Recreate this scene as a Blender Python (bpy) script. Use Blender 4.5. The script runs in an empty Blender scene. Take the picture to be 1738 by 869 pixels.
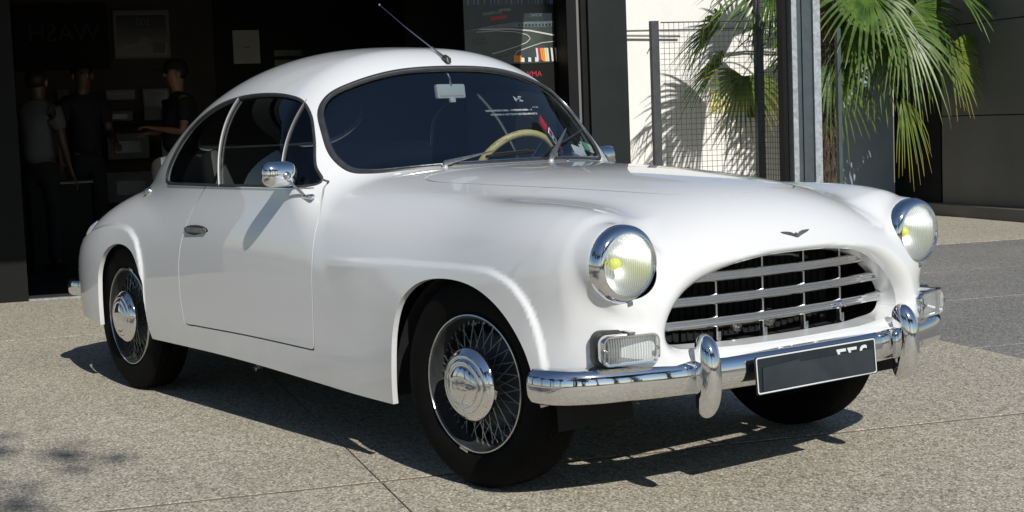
import bpy, bmesh, math, random
import numpy as np
from mathutils import Vector, Matrix
random.seed(7); RNG = np.random.default_rng(5)
scene = bpy.context.scene
COL = scene.collection
R = math.radians

# ------------------------------------------------------------------ camera
# car frame: x forward, y to the side away from the camera, z up; origin on the ground under the front axle
cam_d = bpy.data.cameras.new('camera'); cam = bpy.data.objects.new('camera', cam_d); COL.objects.link(cam)
cam_d.sensor_width = 36.0; cam_d.lens = 2622.32 / 1738 * 36; cam_d.clip_start = 0.05; cam_d.clip_end = 500
_ya, _pi, _ro = 2.5053, -0.0869, -0.0378
_fw = Vector((math.cos(_pi) * math.cos(_ya), math.cos(_pi) * math.sin(_ya), math.sin(_pi)))
_r = _fw.cross(Vector((0, 0, 1))).normalized(); _u = _r.cross(_fw)
_c, _s = math.cos(_ro), math.sin(_ro)
_r2 = _r * _c + _u * _s; _u2 = _u * _c - _r * _s
_m = Matrix((_r2, _u2, -_fw)).transposed().to_4x4(); _m.translation = Vector((3.8952, -3.4528, 1.136))
cam.matrix_world = _m
scene.camera = cam

# ------------------------------------------------------------------ light
SUN_DIR = Vector((-1.25, 0.31, -1.0)).normalized()          # the way the light travels
elev = math.asin(-SUN_DIR.z); azim = math.atan2(-SUN_DIR.y, -SUN_DIR.x)
world = bpy.data.worlds.new('World'); scene.world = world; world.use_nodes = True
wn = world.node_tree.nodes; wl = world.node_tree.links
sky = wn.new('ShaderNodeTexSky'); sky.sky_type = 'NISHITA'; sky.sun_disc = False
sky.sun_elevation = elev; sky.sun_rotation = math.pi / 2 - azim
sky.air_density = 1.0; sky.dust_density = 0.35; sky.ozone_density = 2.6
wn['Background'].inputs['Strength'].default_value = 0.078
wl.new(sky.outputs[0], wn['Background'].inputs['Color'])
sun_d = bpy.data.lights.new('sun', 'SUN'); sun = bpy.data.objects.new('sun', sun_d); COL.objects.link(sun)
sun_d.energy = 4.4; sun_d.angle = R(0.53); sun_d.color = (1.0, 0.96, 0.89)
sun.rotation_euler = SUN_DIR.to_track_quat('-Z', 'Y').to_euler(); sun.location = (8, -3, 9)
scene.view_settings.view_transform = 'Standard'; scene.view_settings.look = 'None'
scene.view_settings.exposure = 0.0; scene.view_settings.gamma = 1.0; scene.view_settings.use_curve_mapping = False
scene.cycles.max_bounces = 10; scene.cycles.transparent_max_bounces = 16
# ================================================================== BODY SURFACE (numpy)
def nspl(xs, ys):
    """natural cubic spline, straight beyond its ends"""
    xs = np.array(xs, float); ys = np.array(ys, float); n = len(xs); h = np.diff(xs)
    A = np.zeros((n, n)); b = np.zeros(n); A[0, 0] = A[-1, -1] = 1
    for i in range(1, n - 1):
        A[i, i-1] = h[i-1]; A[i, i] = 2 * (h[i-1] + h[i]); A[i, i+1] = h[i]
        b[i] = 6 * ((ys[i+1] - ys[i]) / h[i] - (ys[i] - ys[i-1]) / h[i-1])
    M = np.linalg.solve(A, b)
    s0 = (ys[1] - ys[0]) / h[0] - h[0] * M[1] / 6; s1 = (ys[-1] - ys[-2]) / h[-1] + h[-1] * M[-2] / 6
    def f(x):
        x = np.asarray(x, float); i = np.clip(np.searchsorted(xs, x) - 1, 0, n - 2)
        xc = np.clip(x, xs[0], xs[-1]); a = xc - xs[i]; c = xs[i+1] - xc; hh = h[i]
        v = M[i] * c**3 / (6*hh) + M[i+1] * a**3 / (6*hh) + (ys[i]/hh - M[i]*hh/6) * c + (ys[i+1]/hh - M[i+1]*hh/6) * a
        return v + np.where(x < xs[0], (x - xs[0]) * s0, 0) + np.where(x > xs[-1], (x - xs[-1]) * s1, 0)
    return f
def table(f, a, b, n=2000):
    g = np.linspace(a, b, n); v = f(g)
    return lambda x: np.interp(x, g, v)
def smin(a, b, k):
    h = np.clip(0.5 + 0.5 * (b - a) / k, 0, 1)
    return b + (a - b) * h - k * h * (1 - h)
def smax(a, b, k): return -smin(-a, -b, k)
def sst(t): t = np.clip(t, 0, 1); return t * t * (3 - 2 * t)

def closed(pts, m=10):
    """closed Catmull-Rom curve through pts -> dense polygon"""
    P = np.array(pts, float); n = len(P); out = []
    for i in range(n):
        a, b, c, d = P[i-1], P[i], P[(i+1) % n], P[(i+2) % n]
        # centripetal
        t0 = 0; t1 = t0 + max(np.linalg.norm(b-a), 1e-6)**.5; t2 = t1 + max(np.linalg.norm(c-b), 1e-6)**.5; t3 = t2 + max(np.linalg.norm(d-c), 1e-6)**.5
        for j in range(m):
            t = t1 + (t2 - t1) * j / m
            A1 = (t1-t)/(t1-t0)*a + (t-t0)/(t1-t0)*b; A2 = (t2-t)/(t2-t1)*b + (t-t1)/(t2-t1)*c; A3 = (t3-t)/(t3-t2)*c + (t-t2)/(t3-t2)*d
            B1 = (t2-t)/(t2-t0)*A1 + (t-t0)/(t2-t0)*A2; B2 = (t3-t)/(t3-t1)*A2 + (t-t1)/(t3-t1)*A3
            out.append((t2-t)/(t2-t1)*B1 + (t-t1)/(t2-t1)*B2)
    return np.array(out)
def sdpoly(P, a, b):
    """signed distance (negative inside) of the points (a, b) to polygon P"""
    sh = np.shape(a); q = np.c_[np.ravel(a), np.ravel(b)]; d = np.full(len(q), 1e9); ins = np.zeros(len(q), bool)
    for i in range(len(P)):
        p0, p1 = P[i-1], P[i]; e = p1 - p0; w = q - p0
        t = np.clip((w @ e) / max(e @ e, 1e-12), 0, 1); r = w - t[:, None] * e
        d = np.minimum(d, (r * r).sum(1))
        if p0[1] != p1[1]:
            c = ((p0[1] > q[:, 1]) != (p1[1] > q[:, 1])) & (q[:, 0] < (p1[0]-p0[0]) * (q[:, 1]-p0[1]) / (p1[1]-p0[1]) + p0[0])
            ins ^= c
    return (np.sqrt(d) * np.where(ins, -1, 1)).reshape(sh)
def sdtable(P, a0, a1, b0, b1, h=0.004):
    """the same, tabulated on a grid and read back bilinearly"""
    ga = np.arange(a0, a1 + h, h); gb = np.arange(b0, b1 + h, h); A, B = np.meshgrid(ga, gb, indexing='ij'); D = sdpoly(P, A, B)
    for _ in range(5):
        D[1:-1] = (D[:-2] + 2 * D[1:-1] + D[2:]) / 4; D[:, 1:-1] = (D[:, :-2] + 2 * D[:, 1:-1] + D[:, 2:]) / 4
    def f(a, b):
        u = np.clip((a - a0) / h, 0, len(ga) - 1.001); v = np.clip((b - b0) / h, 0, len(gb) - 1.001)
        i = u.astype(int); j = v.astype(int); u = u - i; v = v - j
        return (D[i, j]*(1-u)*(1-v) + D[i+1, j]*u*(1-v) + D[i, j+1]*(1-u)*v + D[i+1, j+1]*u*v)
    return f

ZT = table(nspl([-3.75, -3.5, -3.2, -2.9, -2.6, -2.2, -1.6, -1.0, -.79, -.4, 0, .25, .5, .7], [.64, .775, .87, .93, .963, .985, .99, .99, .985, .975, .962, .943, .922, .90]), -4, 1)
WH = table(nspl([-3.7, -3.4, -3.05, -2.7, -2.0, -1.0, -.3, 0, .3, .7], [.74, .770, .782, .783, .790, .796, .797, .797, .795, .785]), -4, 1)
NH = table(nspl([-3.6, -2.8, -2.0, -1.3, -.9, -.5, -.1, .2, .7], [3.0, 3.3, 4.0, 4.2, 3.7, 2.95, 2.4, 2.18, 2.18]), -4, 1)
ZR = table(nspl([-3.3, -2.95, -2.7, -2.4, -2.1, -1.8, -1.5, -1.2, -.9], [.62, .92, 1.115, 1.30, 1.41, 1.456, 1.456, 1.42, 1.34]), -4, 1)
WR = table(nspl([-3.5, -3.1, -2.8, -2.5, -2.2, -1.8, -1.3, -.9, -.6], [.30, .45, .575, .665, .72, .75, .76, .76, .755]), -4, 1)
FLARE_F = closed([(-1.2, .676), (-.85, .683), (-.44, .693), (-.03, .698), (.12, .698), (.2, .69), (.30, .655), (.37, .58), (.405, .48), (.415, .38), (.42, .20), (.2, .1), (-.6, .1), (-1.2, .2), (-1.3, .45)], 24)
FLARE_R = closed([(-3.7, .60), (-3.4, .635), (-3.12, .69), (-2.92, .727), (-2.72, .738), (-2.56, .722), (-2.455, .668), (-2.41, .577), (-2.405, .45), (-2.41, .3), (-2.45, .12), (-3.0, .05), (-3.8, .1), (-3.9, .4)], 24)
sdFF = sdtable(FLARE_F, -1.6, .8, 0, 1.0); sdFR = sdtable(FLARE_R, -4, -2.1, 0, 1.0)
_mo = [(0, .714), (.15, .710), (.28, .692), (.385, .653), (.458, .602), (.500, .543), (.503, .496), (.472, .470), (.35, .461), (.2, .458), (0, .456)]
MOUTH = closed(_mo + [(-a, b) for a, b in _mo[-2:0:-1]], 12)
sdM = sdtable(MOUTH, -.9, .9, .2, 1.0)

def F_hull(x, y, z):
    zm = .46; x = np.asarray(x, float); x1, x2 = 0.0, -2.75
    xx = np.maximum(x - x1, 0); xr = np.maximum(x2 - x, 0); X = xx + xr
    lim = np.where(x > -1, .705 - .30 * np.clip(.42 - z, 0, .3) , .95 - .35 * np.clip(.40 - z, 0, .3))
    W = WH(x); H = np.where(z > zm, ZT(x) - zm, .75); n = NH(x)
    m = np.where(x > -1, 4.2, 2.9)
    u = np.abs(y) / W; t = np.abs(X) / lim; v = np.abs(z - zm) / H
    gs = (u**n + v**n + 1e-9)**(1/n)
    g = (gs**m + t**m)**(1/m)
    r = np.sqrt(X**2 + y**2 + (z - zm)**2)
    return r * (1 - 1 / np.maximum(g, 1e-3))
def F_pod(x, y, z):
    """front wing ridge that ends in the headlamp"""
    u = np.abs(y); xc = np.clip(x, -1.1, .52)
    s = np.clip((xc + .55) / .95, 0, 1); s = s * s * s * (s * (6 * s - 15) + 10)
    cy = .628 - .012 * (1 - s); cz = .722 - .03 * (1 - s)
    rad = .114 + .020 * sst((.60 - x) / .22) - .11 * (1 - s)
    xb = np.maximum(-1.1 - x, 0)
    return smax(np.sqrt(xb**2 + (u - cy)**2 + (z - cz)**2) - rad, x - .602 - .35 * (.722 - z) * 0, .03)
def F_cab(x, y, z):
    zc = .80; W = WR(x); H = np.maximum(ZR(x) - zc, .05); n = 2.45
    v = np.abs(z - zc); v = np.where(z < zc, v * .4, v)
    g = ((np.abs(y) / W)**n + (v / H)**n + 1e-9)**(1/n)
    r = np.sqrt(y**2 + (z - zc)**2); sec = r * (1 - 1 / np.maximum(g, 1e-3))
    # windscreen: raked, wrapping surface
    xw = -.775 - .93 * (z - .98) - .10 * (z - .98)**2 - .42 * y**2 - .25 * y**4
    scr = (x - xw) * .70
    d = smax(sec, scr, .075)
    rear = (-3.45 - x)
    return smax(d, rear, .1)
def F_body(x, y, z):
    h = F_hull(x, y, z); p = F_pod(x, y, z); c = F_cab(x, y, z)
    q = np.clip((x + 1.15) / 1.35, 0, 1); q = q * q * q * (q * (6 * q - 15) + 10)
    h = h - .050 * q * np.exp(-((np.abs(y) - .645) / .125)**2) * sst((z - .50) / .30)
    d = smin(h, p, .05 + .11 * sst((.585 - x) / .11))
    # scoop of the mouth
    s = sdM(y, z); fm = (x > .3)
    w = .013 + .042 * sst((np.abs(y) - .22) / .24) + 0 * z
    d = d + np.where(fm, w * .85 * np.clip(1 - (s - .004) / w, 0, 1.3)**2.2 * sst((x - .35) / .1), 0)
    d = smin(d, c, .055)
    side = sst((np.abs(y) - .5) / .1)
    sf = sdFF(x, z); ff = sst((.009 - sf) / .018) * sst((x + .88) / .30) * .014 * (1 - (1 - np.exp(np.minimum(sf + .02, 0) / .09)) * sst((-.12 - x) / .40))
    fr = sst((.009 - sdFR(x, z)) / .019) * .014
    return d - side * (np.where(x > -1.4, ff, fr))

def surface_nets(F, lo, hi, h):
    ax = [np.arange(lo[i], hi[i] + h, h) for i in range(3)]
    ny = int(round(hi[1] / h)); ax[1] = (np.arange(-ny, ny + 1)) * h
    yp = ax[1][ny:]
    X, Y, Z = np.meshgrid(ax[0], yp, ax[2], indexing='ij', sparse=True)
    V = F(X, Y, Z)
    V = np.concatenate([V[:, :0:-1, :], V], 1)
    S = V < 0
    nx, ny_, nz = V.shape
    c = np.zeros((nx-1, ny_-1, nz-1), np.int8)
    for i in (0, 1):
        for j in (0, 1):
            for k in (0, 1): c += S[i:nx-1+i, j:ny_-1+j, k:nz-1+k]
    act = (c > 0) & (c < 8); I = np.argwhere(act); idx = -np.ones(act.shape, np.int64); idx[act] = np.arange(len(I))
    acc = np.zeros((len(I), 3)); cnt = np.zeros(len(I))
    cor = [(i, j, k) for i in (0, 1) for j in (0, 1) for k in (0, 1)]
    for a in cor:
        for b in cor:
            if sum(abs(a[q] - b[q]) for q in range(3)) == 1 and a < b:
                va = V[I[:, 0]+a[0], I[:, 1]+a[1], I[:, 2]+a[2]]; vb = V[I[:, 0]+b[0], I[:, 1]+b[1], I[:, 2]+b[2]]
                m = (va < 0) != (vb < 0); t = np.where(m, va / np.where(m, va - vb, 1), 0)
                p = np.array(a) + t[:, None] * (np.array(b) - np.array(a)); acc[m] += p[m]; cnt[m] += 1
    P = np.array([ax[0][0], ax[1][0], ax[2][0]]) + (I + acc / cnt[:, None]) * h
    Q = []
    for axis in range(3):
        sl0 = [slice(None)]*3; sl1 = [slice(None)]*3; sl0[axis] = slice(0, -1); sl1[axis] = slice(1, None)
        s0 = S[tuple(sl0)]; s1 = S[tuple(sl1)]; E = np.argwhere(s0 != s1); fl = s0[tuple(E.T)]
        o = [q for q in range(3) if q != axis]
        ok = (E[:, o[0]] > 0) & (E[:, o[1]] > 0) & (E[:, o[0]] < S.shape[o[0]]-1) & (E[:, o[1]] < S.shape[o[1]]-1); E = E[ok]; fl = fl[ok]
        def cell(d0, d1):
            e = E.copy(); e[:, o[0]] -= d0; e[:, o[1]] -= d1; return idx[tuple(e.T)]
        q = np.c_[cell(0, 0), cell(1, 0), cell(1, 1), cell(0, 1)]
        rev = fl if axis == 1 else ~fl
        q[rev] = q[rev][:, ::-1]; Q.append(q)
    Q = np.concatenate(Q)
    return P, Q
def grad(F, P, e=1.5e-3):
    g = np.empty_like(P)
    for i in range(3):
        d = np.zeros(3); d[i] = e
        A = P + d; B = P - d
        g[:, i] = (F(A[:, 0], A[:, 1], A[:, 2]) - F(B[:, 0], B[:, 1], B[:, 2])) / (2 * e)
    return g
def project(F, P, it=4):
    for _ in range(it):
        g = grad(F, P); f = F(P[:, 0], P[:, 1], P[:, 2]); P = P - (f / np.maximum((g * g).sum(1), .05))[:, None] * g
    return P
def unit(g): return g / np.maximum(np.linalg.norm(g, axis=1, keepdims=True), 1e-9)

class TM:
    """triangle mesh with normals and a cut tag per vertex"""
    def __init__(s, V, N, T, G): s.V, s.N, s.T, s.G = V, N, T, G
    def compact(s):
        u, inv = np.unique(s.T, return_inverse=True); return TM(s.V[u], s.N[u], inv.reshape(-1, 3), s.G[u])
    def clip(s, f, tag):
        """-> (part with f<0, part with f>0)"""
        V, N, T, G = s.V, s.N, s.T, s.G; f = np.where(np.abs(f) < 1e-7, 1e-7, f); neg = f < 0
        k = neg[T].sum(1); full_i = T[k == 3]; full_o = T[k == 0]; C = T[(k == 1) | (k == 2)]
        if len(C) == 0: return TM(V, N, full_i, G).compact() if len(full_i) else None, TM(V, N, full_o, G).compact() if len(full_o) else None
        kk = neg[C].sum(1); lone = np.where(kk[:, None] == 1, neg[C], ~neg[C]).argmax(1)
        r = np.arange(len(C)); a, b, c = C[r, lone], C[r, (lone+1) % 3], C[r, (lone+2) % 3]
        def mid(p, q):
            lo = np.minimum(p, q); hi = np.maximum(p, q); return lo * (len(V) + 1) + hi
        keys = np.concatenate([mid(a, b), mid(a, c)]); u, inv = np.unique(keys, return_inverse=True)
        lo = u // (len(V) + 1); hi = u % (len(V) + 1); t = f[lo] / (f[lo] - f[hi]); t = t[:, None]
        nV = V[lo] * (1-t) + V[hi] * t; nN = unit(N[lo] * (1-t) + N[hi] * t)
        m1 = inv[:len(C)] + len(V); m2 = inv[len(C):] + len(V)
        one = np.c_[a, m1, m2]; two = np.concatenate([np.c_[m1, b, c], np.c_[m1, c, m2]])
        isneg = neg[a]; two_s = np.concatenate([isneg, isneg])
        V2 = np.concatenate([V, nV]); N2 = np.concatenate([N, nN]); G2 = np.concatenate([G, np.full(len(u), tag)])
        Ti = np.concatenate([full_i, one[isneg], two[~two_s]]); To = np.concatenate([full_o, one[~isneg], two[two_s]])
        return TM(V2, N2, Ti, G2).compact(), TM(V2, N2, To, G2).compact()
    def boundary(s, tag=None):
        E = np.concatenate([s.T[:, [0, 1]], s.T[:, [1, 2]], s.T[:, [2, 0]]]); key = np.minimum(E[:, 0], E[:, 1]) * len(s.V) + np.maximum(E[:, 0], E[:, 1])
        u, i, c = np.unique(key, return_index=True, return_counts=True); B = E[i[c == 1]]
        if tag is not None: B = B[(s.G[B[:, 0]] == tag) & (s.G[B[:, 1]] == tag)]
        return B
    def flange(s, tag, depth, off=None):
        """fold the cut edge inwards: a strip of quads of its own"""
        B = s.boundary(tag)
        if len(B) == 0: return
        u, inv = np.unique(B, return_inverse=True); inv = inv.reshape(-1, 2); n = len(s.V)
        d = -s.N[u] * depth
        if off is not None: d = d + off(s.V[u], s.N[u])
        Vt = s.V[u]; Vb = s.V[u] + d
        e = Vt[inv[:, 1]] - Vt[inv[:, 0]]; fn = unit(np.cross(d[inv[:, 0]], e)); nn = np.zeros_like(Vt)
        np.add.at(nn, inv[:, 0], fn); np.add.at(nn, inv[:, 1], fn); nn = unit(nn)
        s.V = np.concatenate([s.V, Vt, Vb]); s.N = np.concatenate([s.N, nn, nn]); s.G = np.concatenate([s.G, np.full(2*len(u), -5)])
        a, b = inv[:, 0] + n, inv[:, 1] + n; m = len(u)
        s.T = np.concatenate([s.T, np.c_[a, a + m, b], np.c_[b, a + m, b + m]])
def loops(B):
    """edges -> ordered vertex loops"""
    nxt = {}
    for a, b in B: nxt.setdefault(int(a), []).append(int(b))
    out = []; used = set()
    for a in list(nxt):
        if a in used: continue
        L = [a]; used.add(a); c = a
        while True:
            n = [q for q in nxt.get(c, []) if q not in used]
            if not n: break
            c = n[0]; used.add(c); L.append(c)
        out.append(L)
    return out
# ================================================================== MATERIALS
def new_mat(name):
    m = bpy.data.materials.new(name); m.use_nodes = True
    return m, m.node_tree.nodes, m.node_tree.links, m.node_tree.nodes['Principled BSDF']
def PM(name, col, rough=.5, metal=0., coat=0., var=0., scale=8., bump=0., bscale=60., rvar=0., spec=.5, emit=None):
    m, n, l, b = new_mat(name)
    b.inputs['Base Color'].default_value = (*col, 1); b.inputs['Roughness'].default_value = rough; b.inputs['Metallic'].default_value = metal
    b.inputs['Coat Weight'].default_value = coat; b.inputs['Coat Roughness'].default_value = .03; b.inputs['Specular IOR Level'].default_value = spec
    tc = n.new('ShaderNodeTexCoord')
    if var or rvar:
        nz = n.new('ShaderNodeTexNoise'); nz.inputs['Scale'].default_value = scale; nz.inputs['Detail'].default_value = 8; nz.inputs['Roughness'].default_value = .65
        l.new(tc.outputs['Object'], nz.inputs['Vector'])
        if var:
            r = n.new('ShaderNodeValToRGB'); r.color_ramp.elements[0].position = .3; r.color_ramp.elements[1].position = .7
            r.color_ramp.elements[0].color = (*[c * (1 - var) for c in col], 1); r.color_ramp.elements[1].color = (*[min(1, c * (1 + var)) for c in col], 1)
            l.new(nz.outputs['Fac'], r.inputs[0]); l.new(r.outputs[0], b.inputs['Base Color'])
        if rvar:
            mr = n.new('ShaderNodeMapRange'); mr.inputs[3].default_value = max(.0, rough - rvar); mr.inputs[4].default_value = rough + rvar
            l.new(nz.outputs['Fac'], mr.inputs[0]); l.new(mr.outputs[0], b.inputs['Roughness'])
    if bump:
        nb = n.new('ShaderNodeTexNoise'); nb.inputs['Scale'].default_value = bscale; nb.inputs['Detail'].default_value = 4
        bp = n.new('ShaderNodeBump'); bp.inputs['Strength'].default_value = bump; bp.inputs['Distance'].default_value = .01
        l.new(tc.outputs['Object'], nb.inputs['Vector']); l.new(nb.outputs['Fac'], bp.inputs['Height']); l.new(bp.outputs[0], b.inputs['Normal'])
    return m
MAT = {}
# white paint outside, dark primer on the inner face of the sheet metal
m, n, l, b = new_mat('white_paint')
b.inputs['Base Color'].default_value = (.69, .70, .71, 1); b.inputs['Roughness'].default_value = .32; b.inputs['Coat Weight'].default_value = 1.; b.inputs['Coat Roughness'].default_value = .02; b.inputs['Coat IOR'].default_value = 1.65
tc = n.new('ShaderNodeTexCoord'); nz = n.new('ShaderNodeTexNoise'); nz.inputs['Scale'].default_value = 3.; nz.inputs['Detail'].default_value = 3
bp = n.new('ShaderNodeBump'); bp.inputs['Strength'].default_value = .10; bp.inputs['Distance'].default_value = .004
l.new(tc.outputs['Object'], nz.inputs['Vector']); l.new(nz.outputs['Fac'], bp.inputs['Height']); l.new(bp.outputs[0], b.inputs['Coat Normal'])
# road dust low on the sills
sp = n.new('ShaderNodeSeparateXYZ'); l.new(tc.outputs['Object'], sp.inputs[0]); mr = n.new('ShaderNodeMapRange'); mr.inputs[1].default_value = .22; mr.inputs[2].default_value = .40; mr.inputs[3].default_value = .45; mr.inputs[4].default_value = 0
l.new(sp.outputs['Z'], mr.inputs[0]); nd = n.new('ShaderNodeTexNoise'); nd.inputs['Scale'].default_value = 7; nd.inputs['Detail'].default_value = 9; l.new(tc.outputs['Object'], nd.inputs['Vector'])
mu = n.new('ShaderNodeMath'); mu.operation = 'MULTIPLY'; l.new(mr.outputs[0], mu.inputs[0]); l.new(nd.outputs['Fac'], mu.inputs[1])
mx = n.new('ShaderNodeMixRGB'); mx.inputs[1].default_value = (.69, .70, .71, 1); mx.inputs[2].default_value = (.30, .27, .22, 1); l.new(mu.outputs[0], mx.inputs[0]); l.new(mx.outputs[0], b.inputs['Base Color'])
pr = n.new('ShaderNodeBsdfPrincipled'); pr.inputs['Base Color'].default_value = (.012, .012, .013, 1); pr.inputs['Roughness'].default_value = .8
ge = n.new('ShaderNodeNewGeometry'); ms = n.new('ShaderNodeMixShader'); l.new(ge.outputs['Backfacing'], ms.inputs[0]); l.new(b.outputs[0], ms.inputs[1]); l.new(pr.outputs[0], ms.inputs[2]); l.new(ms.outputs[0], n['Material Output'].inputs[0])
MAT['paint'] = m
MAT['chrome'] = PM('chrome', (.82, .83, .84), .05, 1., rvar=.03, scale=30, bump=.03, bscale=14)
MAT['dull_chrome'] = PM('dull_chrome', (.55, .56, .57), .18, 1., var=.15, scale=40, rvar=.08)
MAT['badge_metal'] = PM('badge_metal', (.22, .23, .24), .35, .7, var=.5, scale=90)
MAT['steel'] = PM('grey_steel', (.30, .31, .32), .32, .8, var=.3, scale=50)
MAT['rim'] = PM('rim_paint', (.035, .038, .040), .38, .3, var=.25, scale=60)
MAT['drum'] = PM('brake_drum', (.055, .065, .068), .6, .4, var=.3, scale=20)
MAT['tyre'] = PM('tyre_rubber', (.0035, .0035, .0035), .8, spec=.12, var=.35, scale=14, bump=.25, bscale=160)
MAT['rubber'] = PM('black_rubber', (.028, .028, .030), .42, var=.3, scale=40)
MAT['fog_back'] = PM('fog_reflector', (.30, .30, .30), .35, .9)
MAT['window_trim'] = PM('window_trim', (.16, .165, .17), .45, .5)
MAT['dark'] = PM('dark_void', (.006, .006, .007), .9, var=.4, scale=12)
MAT['engine'] = PM('engine_parts', (.03, .03, .032), .5, .5, var=.4, scale=30)
MAT['leather'] = PM('dark_leather', (.025, .020, .018), .5, var=.3, scale=12)
MAT['dash'] = PM('dash_top', (.012, .012, .014), .7, var=.3, scale=12)
MAT['cream'] = PM('cream_plastic', (.72, .60, .26), .35, var=.08, scale=12)
MAT['reflector'] = PM('reflector', (.86, .87, .88), .38, 1.)
MAT['yellow_glass'] = PM('yellow_bulb', (.80, .85, .02), .15, coat=1)
MAT['plate'] = PM('plate_black', (.012, .018, .022), .35, var=.3, scale=9)
MAT['plate_grey'] = PM('plate_worn_patch', (.020, .027, .032), .5, var=.35, scale=7)
MAT['white_print'] = PM('white_print', (.62, .64, .66), .4)
MAT['red_print'] = PM('red_print', (.45, .02, .05), .4)
MAT['green_print'] = PM('green_print', (.15, .42, .28), .4)
MAT['amber'] = PM('amber_print', (.75, .26, .03), .5)
def glass(name, tint, ior=1.5, rough=.0, bumpscale=None, gain=4.5):
    m, n, l, b = new_mat(name); n.remove(b)
    tr = n.new('ShaderNodeBsdfTransparent'); tr.inputs[0].default_value = (*tint, 1); gl = n.new('ShaderNodeBsdfGlossy'); gl.inputs['Roughness'].default_value = rough
    fr = n.new('ShaderNodeFresnel'); fr.inputs[0].default_value = ior; mx = n.new('ShaderNodeMixShader')
    # same reflectance from both faces of a thin pane
    ge = n.new('ShaderNodeNewGeometry'); vm = n.new('ShaderNodeVectorMath'); vm.operation = 'DOT_PRODUCT'; l.new(ge.outputs['Normal'], vm.inputs[0]); l.new(ge.outputs['Incoming'], vm.inputs[1])
    ab = n.new('ShaderNodeMath'); ab.operation = 'ABSOLUTE'; l.new(vm.outputs['Value'], ab.inputs[0]); s = n.new('ShaderNodeMath'); s.operation = 'SUBTRACT'; s.inputs[0].default_value = 1; l.new(ab.outputs[0], s.inputs[1])
    pw = n.new('ShaderNodeMath'); pw.operation = 'POWER'; pw.inputs[1].default_value = 5; l.new(s.outputs[0], pw.inputs[0]); ma = n.new('ShaderNodeMath'); ma.operation = 'MULTIPLY_ADD'; r0 = ((ior-1)/(ior+1))**2 * gain; ma.inputs[1].default_value = 1 - r0; ma.inputs[2].default_value = r0; l.new(pw.outputs[0], ma.inputs[0])
    n.remove(fr)
    if bumpscale:
        tc = n.new('ShaderNodeTexCoord'); wv = n.new('ShaderNodeTexWave'); wv.wave_type = 'BANDS'; wv.bands_direction = 'Y'; wv.inputs['Scale'].default_value = bumpscale; wv.inputs['Distortion'].default_value = 1.2; wv.inputs['Detail Scale'].default_value = 1
        bp = n.new('ShaderNodeBump'); bp.inputs['Strength'].default_value = .6; bp.inputs['Distance'].default_value = .004; l.new(tc.outputs['Object'], wv.inputs[0]); l.new(wv.outputs['Fac'], bp.inputs['Height']); l.new(bp.outputs[0], gl.inputs['Normal'])
    l.new(ma.outputs[0], mx.inputs[0]); l.new(tr.outputs[0], mx.inputs[1]); l.new(gl.outputs[0], mx.inputs[2]); l.new(mx.outputs[0], n['Material Output'].inputs[0])
    return m
MAT['windscreen'] = glass('windscreen_glass', (.74, .80, .82))
MAT['silver_paint'] = PM('silver_paint', (.62, .63, .63), .3, .3)
MAT['side_glass'] = glass('side_glass', (.62, .68, .66), gain=1.7)
m, n, l, b = new_mat('lamp_glass')   # fluted lens: partly clear, partly scattering
b.inputs['Base Color'].default_value = (.8, .8, .8, 1); b.inputs['Roughness'].default_value = .12; b.inputs['Coat Weight'].default_value = 1
tc = n.new('ShaderNodeTexCoord'); wv = n.new('ShaderNodeTexWave'); wv.bands_direction = 'Y'; wv.inputs['Scale'].default_value = 42; wv.inputs['Distortion'].default_value = .8
bp = n.new('ShaderNodeBump'); bp.inputs['Strength'].default_value = .8; bp.inputs['Distance'].default_value = .003; l.new(tc.outputs['Object'], wv.inputs[0]); l.new(wv.outputs['Fac'], bp.inputs['Height']); l.new(bp.outputs[0], b.inputs['Normal'])
tr = n.new('ShaderNodeBsdfTransparent'); tr.inputs[0].default_value = (.93, .95, .95, 1); ms = n.new('ShaderNodeMixShader')
cr = n.new('ShaderNodeMapRange'); cr.inputs[3].default_value = .05; cr.inputs[4].default_value = .28; l.new(wv.outputs['Fac'], cr.inputs[0]); l.new(cr.outputs[0], ms.inputs[0])
l.new(tr.outputs[0], ms.inputs[1]); l.new(b.outputs[0], ms.inputs[2]); l.new(ms.outputs[0], n['Material Output'].inputs[0]); MAT['lens'] = m

# ================================================================== MESH HELPERS
def bm_obj(name, bm, mat, parent=None, smooth=True, loc=None):
    me = bpy.data.meshes.new(name); bmesh.ops.recalc_face_normals(bm, faces=bm.faces[:])
    bm.to_mesh(me); bm.free()
    for f in me.polygons: f.use_smooth = smooth
    if smooth:
        try: me.set_sharp_from_angle(angle=R(38))
        except Exception: pass
    me.materials.append(MAT[mat] if isinstance(mat, str) else mat)
    o = bpy.data.objects.new(name, me); COL.objects.link(o); o.parent = parent
    if loc is not None: o.location = loc
    return o
def empty(name, loc=(0, 0, 0), parent=None, rotz=0):
    o = bpy.data.objects.new(name, None); COL.objects.link(o); o.location = loc; o.parent = parent; o.rotation_euler[2] = rotz; o.empty_display_size = .1
    return o
def tag(o, label=None, cat=None, group=None, kind=None):
    if label: o['label'] = label
    if cat: o['category'] = cat
    if group: o['group'] = group
    if kind: o['kind'] = kind
    return o
def dup(o, parent=None):
    c = o.copy(); COL.objects.link(c); c.parent = parent
    for ch in list(o.children): dup(ch, c)
    return c
NB = bmesh.new
def box(bm, c, s, rot=None, bev=0.):
    """box of centre c and size s"""
    M = Matrix.Translation(c) @ (rot.to_4x4() if rot is not None else Matrix()) @ Matrix.Diagonal((*s, 1))
    r = bmesh.ops.create_cube(bm, size=1, matrix=M)
    if bev: bmesh.ops.bevel(bm, geom=list({e for v in r['verts'] for e in v.link_edges}), offset=bev, segments=2, affect='EDGES', profile=.6)
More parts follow.
